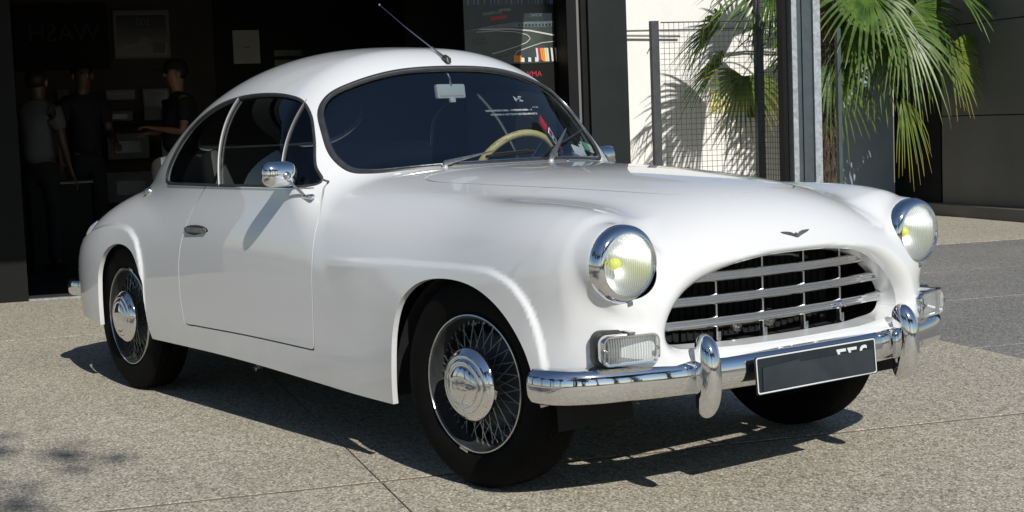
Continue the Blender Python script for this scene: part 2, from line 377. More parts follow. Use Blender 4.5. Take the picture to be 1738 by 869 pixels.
def tube(bm, pts, r, seg=8, closed=False, normals=None, cap=True, prof=None):
    """sweep of a round (r), elliptical (r=(across, along normal)) or given profile along pts; r may vary per point"""
    P = [Vector(p) for p in pts]; n = len(P); rings = []; up = None
    for i in range(n):
        a = P[i-1] if (closed or i > 0) else P[i]; b = P[(i+1) % n] if (closed or i < n-1) else P[i]
        t = (b - a).normalized() if (b - a).length > 1e-9 else Vector((0, 0, 1))
        if normals is not None: w = Vector(normals[i]); w = (w - t * w.dot(t)).normalized()
        else:
            if up is None: up = Vector((0, 0, 1)) if abs(t.z) < .9 else Vector((1, 0, 0))
            w = up - t * up.dot(t)
            w = w.normalized() if w.length > 1e-6 else t.orthogonal().normalized(); up = w
        s = t.cross(w); rr = r[i] if isinstance(r, list) else r
        ra, rb = rr if isinstance(rr, tuple) else (rr, rr)
        ring = []
        if prof: ring = [bm.verts.new(P[i] + s * q[0] * ra + w * q[1] * rb) for q in prof]
        else:
            for k in range(seg):
                q = 2 * math.pi * k / seg; ring.append(bm.verts.new(P[i] + s * math.cos(q) * ra + w * math.sin(q) * rb))
        rings.append(ring)
    m = len(rings[0])
    for i in range(n if closed else n - 1):
        A, B = rings[i], rings[(i+1) % n]
        for k in range(m): bm.faces.new((A[k], A[(k+1) % m], B[(k+1) % m], B[k]))
    if cap and not closed:
        bm.faces.new(rings[0][::-1]); bm.faces.new(rings[-1])
def lathe(bm, prof, seg=32, M=Matrix(), close=False):
    """profile [(radius, height)] turned about local z, then M"""
    rings = []
    for r, h in prof:
        if r < 1e-6: rings.append([bm.verts.new(M @ Vector((0, 0, h)))])
        else: rings.append([bm.verts.new(M @ Vector((r * math.cos(2*math.pi*k/seg), r * math.sin(2*math.pi*k/seg), h))) for k in range(seg)])
    L = list(zip(rings, rings[1:])) + ([(rings[-1], rings[0])] if close else [])
    for A, B in L:
        for k in range(seg):
            k2 = (k + 1) % seg
            if len(A) == 1 and len(B) == 1: continue
            if len(A) == 1: bm.faces.new((A[0], B[k2], B[k]))
            elif len(B) == 1: bm.faces.new((A[k], A[k2], B[0]))
            else: bm.faces.new((A[k], A[k2], B[k2], B[k]))
def prism(bm, poly, M, h):
    """polygon in local xy, extruded to z=h, bottom at 0"""
    a = [bm.verts.new(M @ Vector((x, y, 0))) for x, y in poly]; b = [bm.verts.new(M @ Vector((x, y, h))) for x, y in poly]; n = len(poly)
    bm.faces.new(a[::-1]); bm.faces.new(b)
    for i in range(n): bm.faces.new((a[i], a[(i+1) % n], b[(i+1) % n], b[i]))
def frame_m(o, xd, yd):
    """matrix with local x along xd, y along yd, origin o"""
    x = Vector(xd).normalized(); y = Vector(yd); y = (y - x * y.dot(x)).normalized(); z = x.cross(y)
    M = Matrix((x, y, z)).transposed().to_4x4(); M.translation = Vector(o); return M
def text_bm(s, size, M, depth=.001, mirror=True, align='CENTER', sx=1.):
    cu = bpy.data.curves.new('lettering', 'FONT'); cu.body = s; cu.size = size; cu.extrude = depth; cu.align_x = align; cu.align_y = 'CENTER'; cu.resolution_u = 3
    to = bpy.data.objects.new('lettering', cu); COL.objects.link(to); bpy.context.view_layer.update()
    me = bpy.data.meshes.new_from_object(to.evaluated_get(bpy.context.evaluated_depsgraph_get()))
    bm = bmesh.new(); bm.from_mesh(me); bm.transform(M @ Matrix.Diagonal((-sx if mirror else sx, 1, 1, 1)))
    bpy.data.objects.remove(to); bpy.data.curves.remove(cu); bpy.data.meshes.remove(me)
    return bm
def merge(bm, bm2):
    me = bpy.data.meshes.new('tmp'); bm2.to_mesh(me); bm2.free(); bm.from_mesh(me); bpy.data.meshes.remove(me)
def resample(pts, step, closed=True, smooth=2, extra=None):
    P = np.array(pts, float); E = np.array(extra, float) if extra is not None else None
    for _ in range(smooth):
        if closed:
            P = (np.roll(P, 1, 0) + 2 * P + np.roll(P, -1, 0)) / 4
    Q = np.concatenate([P, P[:1]]) if closed else P
    d = np.r_[0, np.cumsum(np.linalg.norm(np.diff(Q, axis=0), axis=1))]; n = max(8, int(d[-1] / step)); t = np.linspace(0, d[-1], n, endpoint=not closed)
    out = np.c_[[np.interp(t, d, Q[:, k]) for k in range(3)]].T
    if E is not None:
        Eq = np.concatenate([E, E[:1]]) if closed else E
        return out, np.c_[[np.interp(t, d, Eq[:, k]) for k in range(3)]].T
    return out
# ================================================================== THE CAR
car = tag(empty('vintage_coupe'), 'white vintage two-door coupe with chrome bumper and oval grille parked outside the garage', 'car')
P_, Q_ = surface_nets(F_body, (-3.85, 0, .16), (.85, .9, 1.52), .0105)
P_ = project(F_body, P_); N_ = unit(grad(F_body, P_, 3e-3))
T_ = np.concatenate([Q_[:, [0, 1, 2]], Q_[:, [0, 2, 3]]])
fn_ = np.cross(P_[T_[:, 1]] - P_[T_[:, 0]], P_[T_[:, 2]] - P_[T_[:, 0]])
if (fn_ * N_[T_[:, 0]]).sum() < 0: T_ = T_[:, ::-1].copy()
body = TM(P_, N_, T_, np.zeros(len(P_), int))
def tm_obj(name, tm, mat, parent, inset=0.):
    V = tm.V - tm.N * inset if inset else tm.V
    me = bpy.data.meshes.new(name); me.vertices.add(len(V)); me.vertices.foreach_set('co', V.astype(np.float32).ravel())
    nT = len(tm.T); me.loops.add(nT * 3); me.polygons.add(nT); me.loops.foreach_set('vertex_index', tm.T.astype(np.int32).ravel())
    me.polygons.foreach_set('loop_start', np.arange(0, nT * 3, 3, dtype=np.int32)); me.polygons.foreach_set('loop_total', np.full(nT, 3, np.int32))
    me.polygons.foreach_set('use_smooth', np.ones(nT, bool)); me.update(calc_edges=True); me.validate()
    me.normals_split_custom_set_from_vertices(tm.N.tolist())
    me.materials.append(MAT[mat] if isinstance(mat, str) else mat); o = bpy.data.objects.new(name, me); COL.objects.link(o); o.parent = parent
    return o
ZB = nspl([-3.7, -3.2, -2.9, -2.4, -1.6, -1.03, -.4, .36, .5, .8], [.32, .30, .275, .262, .26, .243, .222, .30, .34, .345])
_, body = body.clip(body.V[:, 2] - ZB(body.V[:, 0]), 1)
ARCH_F = closed([(-.40, .05), (-.397, .22), (-.388, .316), (-.36, .475), (-.305, .575), (-.207, .637), (-.04, .659), (.129, .637), (.250, .577), (.338, .482), (.372, .398), (.385, .30), (.385, .05), (0, .0)], 6)
ARCH_R = closed([(-2.905, .05), (-2.905, .30), (-2.900, .42), (-2.880, .527), (-2.80, .622), (-2.65, .66), (-2.49, .628), (-2.41, .53), (-2.402, .42), (-2.39, .34), (-2.35, .27), (-2.28, .20), (-2.2, .05), (-2.6, .0)], 6)
def side_cut(tm, poly, lim=.45):
    f = np.full(len(tm.V), 1.); m = np.abs(tm.V[:, 1]) > lim; f[m] = sdpoly(poly, tm.V[m, 0], tm.V[m, 2]); return f
inward = lambda V, N: np.c_[np.zeros(len(V)), -np.sign(V[:, 1]) * .014, np.zeros(len(V))]
_, body = body.clip(side_cut(body, ARCH_F), 2); _, body = body.clip(side_cut(body, ARCH_R), 3)
# mouth
f = np.full(len(body.V), 1.); m_ = body.V[:, 0] > .42; f[m_] = sdpoly(MOUTH, body.V[m_, 1], body.V[m_, 2]); _, body = body.clip(f, 4)
# holes behind the headlamps
f = np.full(len(body.V), 1.); m_ = body.V[:, 0] > .52; f[m_] = np.hypot(np.abs(body.V[m_, 1]) - .628, body.V[m_, 2] - .7215) - .098; _, body = body.clip(f, 11)
# windscreen, half outline (y, z)
ws = [(0, .987), (.25, .985), (.41, .979), (.53, .974), (.585, .985), (.612, 1.035), (.603, 1.12), (.578, 1.2), (.525, 1.255), (.43, 1.297), (.25, 1.340), (0, 1.353)]
WS = closed(ws + [(-a, b) for a, b in ws[-2:0:-1]], 8)
f = np.full(len(body.V), 1.); m_ = (body.V[:, 0] > -1.225) & (body.V[:, 0] < -.55) & (body.V[:, 2] > .93); f[m_] = sdpoly(WS, body.V[m_, 1], body.V[m_, 2]); screen_tm, body = body.clip(f, 5)
# rear window
rw = [(0, 1.06), (.2, 1.062), (.36, 1.08), (.41, 1.14), (.39, 1.22), (.30, 1.28), (.15, 1.305), (0, 1.31)]
RW = closed(rw + [(-a, b) for a, b in rw[-2:0:-1]], 8)
f = np.full(len(body.V), 1.); m_ = body.V[:, 0] < -2.2; f[m_] = sdpoly(RW, body.V[m_, 1], body.V[m_, 2]); rear_tm, body = body.clip(f, 6)
# side windows
SW = closed([(-2.325, .945), (-2.27, .930), (-2.0, .927), (-1.6, .927), (-1.2, .930), (-1.02, .933), (-.992, .945), (-1.04, 1.0), (-1.105, 1.10), (-1.18, 1.19), (-1.26, 1.243), (-1.37, 1.266), (-1.57, 1.280), (-1.83, 1.272), (-2.04, 1.235), (-2.19, 1.165), (-2.28, 1.06), (-2.325, .98)], 8)
side_tm, body = body.clip(side_cut(body, SW), 7)
# doors
DOOR = closed([(-.975, .945), (-.972, .925), (-.945, .88), (-.912, .821), (-.897, .75), (-.892, .679), (-.893, .6), (-.896, .512), (-.900, .42), (-.903, .365), (-.906, .354), (-.918, .353), (-1.0, .354), (-1.415, .359), (-1.9, .357), (-1.975, .357), (-1.992, .366), (-2.003, .40), (-2.018, .46), (-2.023, .527), (-2.018, .62), (-1.985, .722), (-1.92, .83), (-1.842, .905), (-1.82, .925), (-1.815, .945), (-1.6, .96), (-1.2, .96)], 5)
f = side_cut(body, DOOR, .55); door_tm, rest = body.clip(f + .0028, 8); _, body = rest.clip(side_cut(rest, DOOR, .55) - .0028, 8)
# bonnet (x, |y|)
bo = [(-.598, 0), (-.612, .2), (-.642, .36), (-.652, .43), (-.635, .472), (-.585, .490), (-.52, .491), (-.371, .463), (-.108, .413), (.126, .360), (.33, .305), (.43, .25), (.483, .17), (.503, .08), (.507, 0)]
BO = closed([(a, b) for a, b in bo] + [(a, -b) for a, b in bo[-2:0:-1]], 8)
def top_cut(tm, poly, c): f = np.full(len(tm.V), 1.); m = c(tm.V); f[m] = sdpoly(poly, tm.V[m, 0], tm.V[m, 1]); return f
cb = lambda V: (V[:, 0] > -.8) & (V[:, 2] > .8)
bonnet_tm, rest = body.clip(top_cut(body, BO, cb) + .0028, 9); _, body = rest.clip(top_cut(rest, BO, cb) - .0028, 9)
bl = [(-2.95, 0), (-2.95, .3), (-2.97, .42), (-3.02, .47), (-3.25, .46), (-3.5, .42), (-3.60, .30), (-3.62, 0)]
BL = closed(bl + [(a, -b) for a, b in bl[-2:0:-1]], 8); cl = lambda V: (V[:, 0] < -2.7) & (V[:, 2] > .5)
lid_tm, rest = body.clip(top_cut(body, BL, cl) + .0025, 10); _, body = rest.clip(top_cut(rest, BL, cl) - .0025, 10)
# openings kept for the seals before folding the edges
def open_loops(tm, t):
    out = []
    for L in loops(tm.boundary(t)):
        if len(L) > 30: out.append(resample(tm.V[L], .012, True, 4, tm.N[L]))
    return out
seal_screen, seal_rear, seal_side, lip_mouth = [open_loops(body, t) for t in (5, 6, 7, 4)]
seal_side += [l_ for l_ in []]
body.flange(1, .0, lambda V, N: np.c_[np.zeros(len(V)), -np.sign(V[:, 1]) * .03, np.full(len(V), .004)])
for t in (2, 3): body.flange(t, .006, inward)
body.flange(4, .0, lambda V, N: np.c_[np.full(len(V), -.07), -V[:, 1] * .02, (.575 - V[:, 2]) * .05])
for t in (5, 6, 7): body.flange(t, .016)
for tm in (body, door_tm):
    tm.flange(8, .014)
for tm in (body, bonnet_tm): tm.flange(9, .012)
for tm in (body, lid_tm): tm.flange(10, .012)
door_tm.flange(7, .016)
tm_obj('body', body, 'paint', car)
tm_obj('bonnet', bonnet_tm, 'paint', car); tm_obj('boot_lid', lid_tm, 'paint', car)
def half(tm, s):
    k = (tm.V[tm.T].mean(1)[:, 1] * s) > 0; return TM(tm.V, tm.N, tm.T[k], tm.G).compact()
doors = {}
for s in (-1, 1):
    doors[s] = tm_obj('door', half(door_tm, s), 'paint', car)
# ---- glass
tm_obj('windscreen', screen_tm, 'windscreen', car, .007)
tm_obj('rear_window', rear_tm, 'side_glass', car, .007)
SEALN = [(-1, -.35), (-.7, .35), (-.1, .75), (.5, .45), (1, -.35), (0, -.9)]
def seal(loopdata, name, mat, ra, rb, off=0., nseg=8):
    for P, N in loopdata:
        bm = NB(); tube(bm, P + N * off, (ra, rb), nseg, True, N); bm_obj(name, bm, mat, car)
seal(seal_screen, 'windscreen_seal', 'rubber', .013, .0075); seal(seal_rear, 'rear_window_seal', 'rubber', .012, .007)
# bright trim strip set in the rubber of the windscreen
for P, N in seal_screen:
    C = P.mean(0); D = P - C; D = D / np.linalg.norm(D, axis=1, keepdims=True)
    bm = NB(); tube(bm, P + N * .0072 - D * .004, .0022, 6, True, N); bm_obj('windscreen_trim', bm, 'dull_chrome', car)
# side openings: the outline runs over the door and the body, taken from the glass that was cut out
for s in (-1, 1):
    g = half(side_tm, s)
    for P, N in open_loops(g, 7):
        bm = NB(); tube(bm, P - N * .004, (.0075, .006), 8, True, N); bm_obj('side_window_seal', bm, 'rubber', car)
    # three panes with bright pillars between
    def div(zx): # x of a leaning line at height z
        (xa, za), (xb, zb) = zx; return lambda x, z: (x - (xa + (xb - xa) * (z - za) / (zb - za)))
    d1 = div(((-1.695, .93), (-1.80, 1.27))); d2 = div(((-1.165, .93), (-1.245, 1.25)))
    a, b = g.clip(d1(g.V[:, 0], g.V[:, 2]), 21); c, d = b.clip(d2(b.V[:, 0], b.V[:, 2]), 22)
    tm_obj('quarter_window', a, 'side_glass', car, .009); tm_obj('door_window', c, 'side_glass', car, .011); tm_obj('vent_window', d, 'side_glass', car, .007)
    for dd, w, mt, zt in ((((-1.695, .93), (-1.80, 1.27)), .0026, 'window_trim', 1.272), (((-1.165, .93), (-1.245, 1.25)), .0026, 'window_trim', 1.246)):
        zz = np.linspace(.925, zt, 14); (xa, za), (xb, zb) = dd; xx = xa + (xb - xa) * (zz - za) / (zb - za)
        yy = np.full(14, .7)
        for _ in range(8):
            fv = F_body(xx, yy, zz); fv2 = F_body(xx, yy + 1e-3, zz); yy = yy - fv / np.maximum((fv2 - fv) / 1e-3, .2)
        P = np.c_[xx, s * yy, zz]; N = unit(grad(F_body, P)); bm = NB(); tube(bm, P - N * .004, (w, .007), 8, False, N); bm_obj('window_pillar', bm, mt, car)
        bm = NB(); P2 = P - N * .006; P2[:, 0] -= w + .004; tube(bm, P2, (.006, .006), 6, False, N); bm_obj('pillar_rubber', bm, 'rubber', car)
    # belt strip under the windows
    xx = np.linspace(-2.28, -1.0, 50); zz = np.full(50, .923); yy = np.full(50, .7)
    for _ in range(8):
        fv = F_body(xx, yy, zz); fv2 = F_body(xx, yy + 1e-3, zz); yy = yy - fv / np.maximum((fv2 - fv) / 1e-3, .2)
    P = np.c_[xx, s * yy, zz]; N = unit(grad(F_body, P)); bm = NB(); tube(bm, P + N * .001, (.0028, .003), 6, False, N); bm_obj('belt_strip', bm, 'chrome', car)

# ---- black inner structure
bm = NB(); box(bm, (-1.5, 0, .30), (1.95, 1.40, .12)); box(bm, (-3.15, 0, .42), (.44, 1.2, .22)); box(bm, (-2.68, 0, .42), (.5, .9, .3)); box(bm, (-.55, 0, .52), (.06, 1.30, .50)); bm_obj('floor_pan', bm, 'dark', car, False)
for s in (-1, 1):
    for xc, r in ((0, .47), (-2.65, .43)):
        bm = NB(); n = 20; A = []; 
        y0, y1 = (.775 if xc == 0 else .77), .47
        for k in range(n + 1):
            q = math.pi * k / n; x, z = xc + r * math.cos(q) * (.93 if xc == 0 else .66), .24 + .44 * math.sin(q)
            A.append((bm.verts.new((x, s*(y0 - .02), z)), bm.verts.new((x, s*y1, z))))
        for k in range(n): bm.faces.new((A[k][0], A[k][1], A[k+1][1], A[k+1][0]))
        bm.faces.new([a[1] for a in A]); bm_obj('wheel_housing', bm, 'dark', car, False)
bm = NB(); box(bm, (.36, 0, .60), (.03, .90, .36)); box(bm, (.10, 0, .68), (.5, .35, .25), bev=.03); box(bm, (.0, 0, .42), (1.0, .8, .03))
for y in np.arange(-.43, .44, .03): box(bm, (.379, y, .60), (.008, .004, .34))
bm_obj('radiator', bm, 'dark', car, False)
bm = NB(); Mx = Matrix.Rotation(R(90), 4, 'Y')
for y, z, r in ((.02, .50, .028), (-.12, .49, .020)): lathe(bm, [(r*.5, 0), (r*.5, .05), (r, .05), (r, .06), (r*.7, .065), (r*.6, .05), (0, .05)], 16, Matrix.Translation((.47, y, z)) @ Mx)
tube(bm, [(.44, -.40, .50), (.46, -.2, .485), (.46, .1, .48), (.44, .40, .50)], .008, 8); tube(bm, [(.43, .3, .66), (.45, .2, .68), (.44, 0, .69)], .006, 8); bm_obj('tow_hook_and_pipes', bm, 'steel', car)
# ---- interior
bm = NB(); box(bm, (-1.06, 0, .90), (.50, 1.22, .05), Matrix.Rotation(R(4), 3, 'Y'), .02); box(bm, (-1.30, 0, .82), (.04, 1.2, .16), None, .015); bm_obj('dashboard', bm, 'dash', car)
for s in (-1, 1):
    st = empty('front_seat', (-1.95, s * .33, .36), car)
    bm = NB(); box(bm, (.12, 0, .16), (.52, .50, .20), Matrix.Rotation(R(-6), 3, 'Y'), .05); bm_obj('seat_cushion', bm, 'leather', st)
    bm = NB(); box(bm, (-.19, 0, .42), (.14, .48, .58), Matrix.Rotation(R(-14), 3, 'Y'), .05); bm_obj('backrest', bm, 'leather', st)
bm = NB(); box(bm, (-2.45, 0, .62), (.40, 1.15, .20), None, .05); box(bm, (-2.72, 0, .84), (.14, 1.1, .40), Matrix.Rotation(R(-16), 3, 'Y'), .05); bm_obj('rear_seat', bm, 'leather', car)
sw = empty('steering_wheel', (-1.20, .335, .905), car); sw.rotation_euler = (0, R(-62), 0)
bm = NB(); tube(bm, [(.205*math.cos(2*math.pi*k/48), .205*math.sin(2*math.pi*k/48), 0) for k in range(48)], .0155, 10, True); bm_obj('wheel_rim', bm, 'cream', sw)
for a in (30, 150, 270):
    bm = NB(); q = R(a); tube(bm, [(.03*math.cos(q), .03*math.sin(q), -.02), (.20*math.cos(q), .20*math.sin(q), 0)], .007, 6); bm_obj('spoke', bm, 'dull_chrome', sw)
bm = NB(); lathe(bm, [(0, .01), (.03, .005), (.036, -.02), (.02, -.06), (.02, -.25), (0, -.25)], 20); bm_obj('hub', bm, 'cream', sw)
# inside mirror
im = empty('inside_mirror', (-1.148, 0, 1.262), car); im.rotation_euler = (0, R(-6), R(8))
bm = NB(); box(bm, (0, 0, 0), (.022, .150, .058), None, .009); bm_obj('mirror_frame', bm, 'silver_paint', im)
bm = NB(); box(bm, (.0115, 0, 0), (.004, .126, .038), None, .0015); box(bm, (.009, -.0, -.036), (.012, .028, .018), None, .003); bm_obj('mirror_back_plate', bm, 'silver_paint', im)
bm = NB(); tube(bm, [(.008, 0, .02), (.012, -.004, .05), (.0, -.008, .08)], .0045, 8); bm_obj('mirror_stem', bm, 'dull_chrome', im)
# ---- lamps
def headlamp(s):
    h = empty('headlight', (.604, s * .628, .7215), car); h.rotation_euler = (0, R(0), s * R(1.5))
    M = Matrix.Rotation(R(90), 4, 'Y')
    bm = NB(); lathe(bm, [(.106, -.075), (.110, -.050), (.1130, -.030), (.1145, -.012), (.1145, -.003), (.1115, .008), (.105, .017), (.097, .0225), (.0915, .023), (.0885, .020), (.087, .012)], 64, M); bm_obj('lamp_ring', bm, 'chrome', h)
    bm = NB(); lathe(bm, [(.0872, .016), (.080, .024), (.066, .032), (.045, .038), (.022, .041), (0, .042)], 48, M); bm_obj('lens', bm, 'lens', h)
    bm = NB(); lathe(bm, [(.0868, .012), (.084, -.004), (.077, -.030), (.060, -.062), (.034, -.084), (.015, -.090), (0, -.090)], 48, M); bm_obj('reflector', bm, 'reflector', h)
    bm = NB(); lathe(bm, [(.010, -.090), (.010, -.064), (.017, -.058), (.0195, -.046), (.017, -.034), (.009, -.027), (0, -.025)], 20, M); bm_obj('bulb', bm, 'yellow_glass', h)
    bm = NB(); lathe(bm, [(.110, -.050), (.1150, -.046), (.1150, -.040), (.111, -.038)], 64, M, True); bm_obj('gasket', bm, 'rubber', h)
    bm = NB(); box(bm, (.016, 0, -.108), (.012, .018, .014), None, .003); bm_obj('clip', bm, 'dull_chrome', h)
for s in (-1, 1): headlamp(s)
def rrect(w, h, r, n=5):
    out = []
    for cx, cy, a0 in ((w/2-r, h/2-r, 0), (-w/2+r, h/2-r, 90), (-w/2+r, -h/2+r, 180), (w/2-r, -h/2+r, 270)):
        for k in range(n + 1): q = R(a0 + 90 * k / n); out.append((cx + r * math.cos(q), cy + r * math.sin(q)))
    return out
def foglamp(s):
    h = empty('fog_lamp', (.630, s * .648, .489), car); h.rotation_euler = (0, 0, s * R(15))
    M = frame_m((0, 0, 0), (0, 1, 0), (0, 0, 1))
    def ring(prof, name, mat, fill=False):
        bm = NB(); rings = []
        for w, hh, r, x in prof: rings.append([bm.verts.new(M @ Vector((a, b, x))) for a, b in rrect(w, hh, r)])
        for A, B in zip(rings, rings[1:]):
            for k in range(len(A)): bm.faces.new((A[k], A[(k+1) % len(A)], B[(k+1) % len(A)], B[k]))
        if fill: bm.faces.new(rings[-1])
        return bm_obj(name, bm, mat, h)
    ring([(.165, .076, .02, -.05), (.176, .086, .024, -.028), (.182, .090, .026, .010), (.180, .088, .025, .022), (.174, .082, .022, .027), (.164, .072, .018, .026), (.162, .070, .018, .016)], 'lamp_housing', 'chrome')
    ring([(.160, .085, .026, -.056), (.192, .104, .03, -.048), (.192, .104, .03, -.026), (.178, .088, .026, -.018)], 'gasket', 'rubber')
    ring([(.162, .070, .018, .0), (.13, .05, .015, -.02)], 'reflector', 'fog_back', True)
    bm = NB(); L = rrect(.183, .073, .018); n = 20
    for k in range(n):
        y = (k - (n-1)/2) * .0077; hh = .072 - max(0, abs(y) - .066) * 1.4
        tube(bm, [(.024, y, -hh/2), (.029, y, -hh/4), (.030, y, 0), (.029, y, hh/4), (.024, y, hh/2)], (.0030, .0034), 6)
    bm_obj('ribbed_lens', bm, 'lens', h)
    for y in (-.078, .078):
        bm = NB(); lathe(bm, [(0, .010), (.005, .009), (.006, .004), (.006, 0)], 12, Matrix.Translation((.026, y, 0)) @ Matrix.Rotation(R(90), 4, 'Y')); bm_obj('screw', bm, 'dull_chrome', h)
    bm = NB(); box(bm, (.006, 0, .047), (.05, .020, .008), None, .002); bm_obj('clamp', bm, 'dull_chrome', h)
for s in (-1, 1): foglamp(s)
# ---- bumper: a swept C section
bp_ = [(.425, -.828), (.475, -.822), (.522, -.795), (.562, -.735), (.592, -.66), (.635, -.52), (.665, -.36), (.682, -.18), (.688, 0)]
bp_ = bp_ + [(x, -y) for x, y in bp_[-2::-1]]
X_ = nspl(np.arange(len(bp_)), [q[0] for q in bp_]); Y_ = nspl(np.arange(len(bp_)), [q[1] for q in bp_]); tt = np.linspace(0, len(bp_) - 1, 120)
pts = [(float(X_(t)), float(Y_(t)), .388) for t in tt]
prof = [(-1, .10), (-.95, .45), (-.78, .78), (-.5, .95), (0, 1.0), (.5, .95), (.78, .78), (.95, .45), (1, .10), (.95, -.3), (.75, -.7), (.4, -.9), (-.4, -.9), (-.75, -.7), (-.95, -.3)]
nor = []
for i in range(120):
    a = Vector(pts[max(i-1, 0)]); b = Vector(pts[min(i+1, 119)]); t = (b - a).normalized(); nor.append(t.cross(Vector((0, 0, 1))))
rad = []
for i in range(120):
    e = min(i, 119 - i) / 119; k = min(1, e / .035); k = (1 - (1 - k)**2.4)**.5 if k < 1 else 1; rad.append((.0535 * max(k, .25), .046 * max(k, .25)))
bm = NB(); tube(bm, pts, rad, 8, False, nor, True, prof); bm_obj('front_bumper', bm, 'chrome', car)
for s in (-1, 1):
    o = empty('overrider', (.70, s * .428, .392), car); o.rotation_euler = (0, 0, s * R(9))
    zz = np.sin(np.linspace(-math.pi/2, math.pi/2, 34)); bm = NB(); P = []; rr = []; nn = []
    for q in zz:
        z = q * .116; x = .036 - .034 * abs(q)**2.6; P.append((x - .010, 0, z)); k = (1 - min(1, abs(q))**5)**.5; k = max(k, .03)
        rr.append((.034 * k, .042 * k)); nn.append((1, 0, 0))
    tube(bm, P, rr, 20, False, nn); bm_obj('overrider_shell', bm, 'chrome', o)
for s in (-1, 1):
    bm = NB(); box(bm, (.56, s * .33, .37), (.22, .04, .05), None, .006); bm_obj('bumper_bracket', bm, 'dark', car)
# rear bumper ends seen past the rear wing
rb = [(-3.30, -.66), (-3.40, -.705), (-3.49, -.69), (-3.58, -.61), (-3.66, -.45), (-3.71, -.22), (-3.73, 0)]; rb = rb + [(x, -y) for x, y in rb[-2::-1]]
X_ = nspl(np.arange(len(rb)), [q[0] for q in rb]); Y_ = nspl(np.arange(len(rb)), [q[1] for q in rb]); tt = np.linspace(0, len(rb) - 1, 80)
pts = [(float(X_(t)), float(Y_(t)), .41) for t in tt]; nor = []; rad = []
for i in range(80):
    a = Vector(pts[max(i-1, 0)]); b = Vector(pts[min(i+1, 79)]); t = (b - a).normalized(); nor.append(-t.cross(Vector((0, 0, 1))))
    e = min(i, 79 - i) / 79; k = min(1, e / .05); k = (1 - (1 - k)**2.4)**.5 if k < 1 else 1; rad.append((.040 * max(k, .25), .024 * max(k, .25)))
bm = NB(); tube(bm, [Vector(q) for q in pts], rad, 8, False, nor, True, prof); rbo = bm_obj('rear_bumper', bm, 'chrome', car)
# ---- number plate on the bumper
pl = empty('number_plate', (.741, .0, .372), car); pl.rotation_euler = (0, R(-4), R(0))
PMx = frame_m((0, 0, 0), (0, 1, 0), (0, 0, 1))
bm = NB(); prism(bm, rrect(.525, .112, .008), PMx, .004); bm_obj('plate_sheet', bm, 'plate', pl)
bm = NB(); o_ = rrect(.520, .107, .008); i_ = rrect(.512, .099, .006); A = [bm.verts.new(PMx @ Vector((a, b, .0052))) for a, b in o_]; B = [bm.verts.new(PMx @ Vector((a, b, .0052))) for a, b in i_]
for k in range(len(A)): bm.faces.new((A[k], A[(k+1) % len(A)], B[(k+1) % len(A)], B[k]))
bm_obj('plate_border', bm, 'white_print', pl, False)
bm = text_bm('377', .098, PMx @ Matrix.Translation((.155, .0, .0046)), .0008, True); bm_obj('plate_digits', bm, 'white_print', pl, False)
bm = NB(); prism(bm, [(-.24, -.046), (.245, -.050), (.247, .022), (-.08, .022), (-.08, .030), (-.235, .022)], PMx @ Matrix.Translation((0, 0, .0062)), .0012); bm_obj('smeared_patch', bm, 'plate_grey', pl, False)
bm = NB(); box(bm, (-.03, 0, -.0), (.05, .30, .03)); bm_obj('plate_bracket', bm, 'dark', pl)
# ---- grille
gx = lambda y: .600 - .22 * y * y
for z, w in ((.657, .405), (.590, .475), (.523, .492)):
    ys = np.linspace(-w, w, 40); bm = NB()
    for dz, r in ((.0085, .0078), (-.0085, .0078)): tube(bm, [(gx(y) + (.012 if 1 else 0), y, z + dz) for y in ys], (r, .012), 10, False, [(1, 0, 0)] * 40)
    tube(bm, [(gx(y) + .012, y, z) for y in ys], (.010, .006), 6, False, [(1, 0, 0)] * 40)
    bm_obj('grille_bar', bm, 'chrome', car)
for y, z0, z1 in ((-.27, .462, .695), (-.09, .455, .708), (.09, .455, .708), (.27, .462, .695)):
    bm = NB(); tube(bm, [(gx(y) + .006, y, z0), (gx(y) + .006, y, z1)], (.0055, .010), 8, False, [(1, 0, 0)] * 2); tube(bm, [(gx(y) + .018, y, z0), (gx(y) + .018, y, z0 + .032)], (.008, .006), 8, False, [(1, 0, 0)] * 2); bm_obj('grille_upright', bm, 'dull_chrome', car)
# ---- winged badge on the nose
def surf_x(y, z, x=.66):
    x = np.array([x]); y = np.array([y]); z = np.array([z])
    for _ in range(12):
        f = F_body(x, y, z); f2 = F_body(x + 1e-3, y, z); x = x - f / np.maximum((f2 - f) / 1e-3, .15)
    return float(x[0])
bm = NB(); rows = []
for a, z0, z1 in [(-.060, .0080, .0088), (-.046, .0035, .0088), (-.030, -.0005, .0075), (-.017, -.004, .0045), (-.008, -.0075, -.001), (0, -.009, .0035), (.008, -.0075, -.001), (.017, -.004, .0045), (.030, -.0005, .0075), (.046, .0035, .0088), (.060, .0080, .0088)]:
    x0 = surf_x(a, .767 + z0); x1 = surf_x(a, .767 + z1); rows.append([bm.verts.new((x0 - .003, a, .767 + z0)), bm.verts.new((x1 - .003, a, .767 + z1)), bm.verts.new((x1 + .004, a, .767 + z1)), bm.verts.new((x0 + .006, a, .767 + z0))])
for A, B in zip(rows, rows[1:]):
    for k in range(4): bm.faces.new((A[k], A[(k+1) % 4], B[(k+1) % 4], B[k]))
bm.faces.new(rows[0]); bm.faces.new(rows[-1][::-1]); bm_obj('winged_badge', bm, 'badge_metal', car, False)
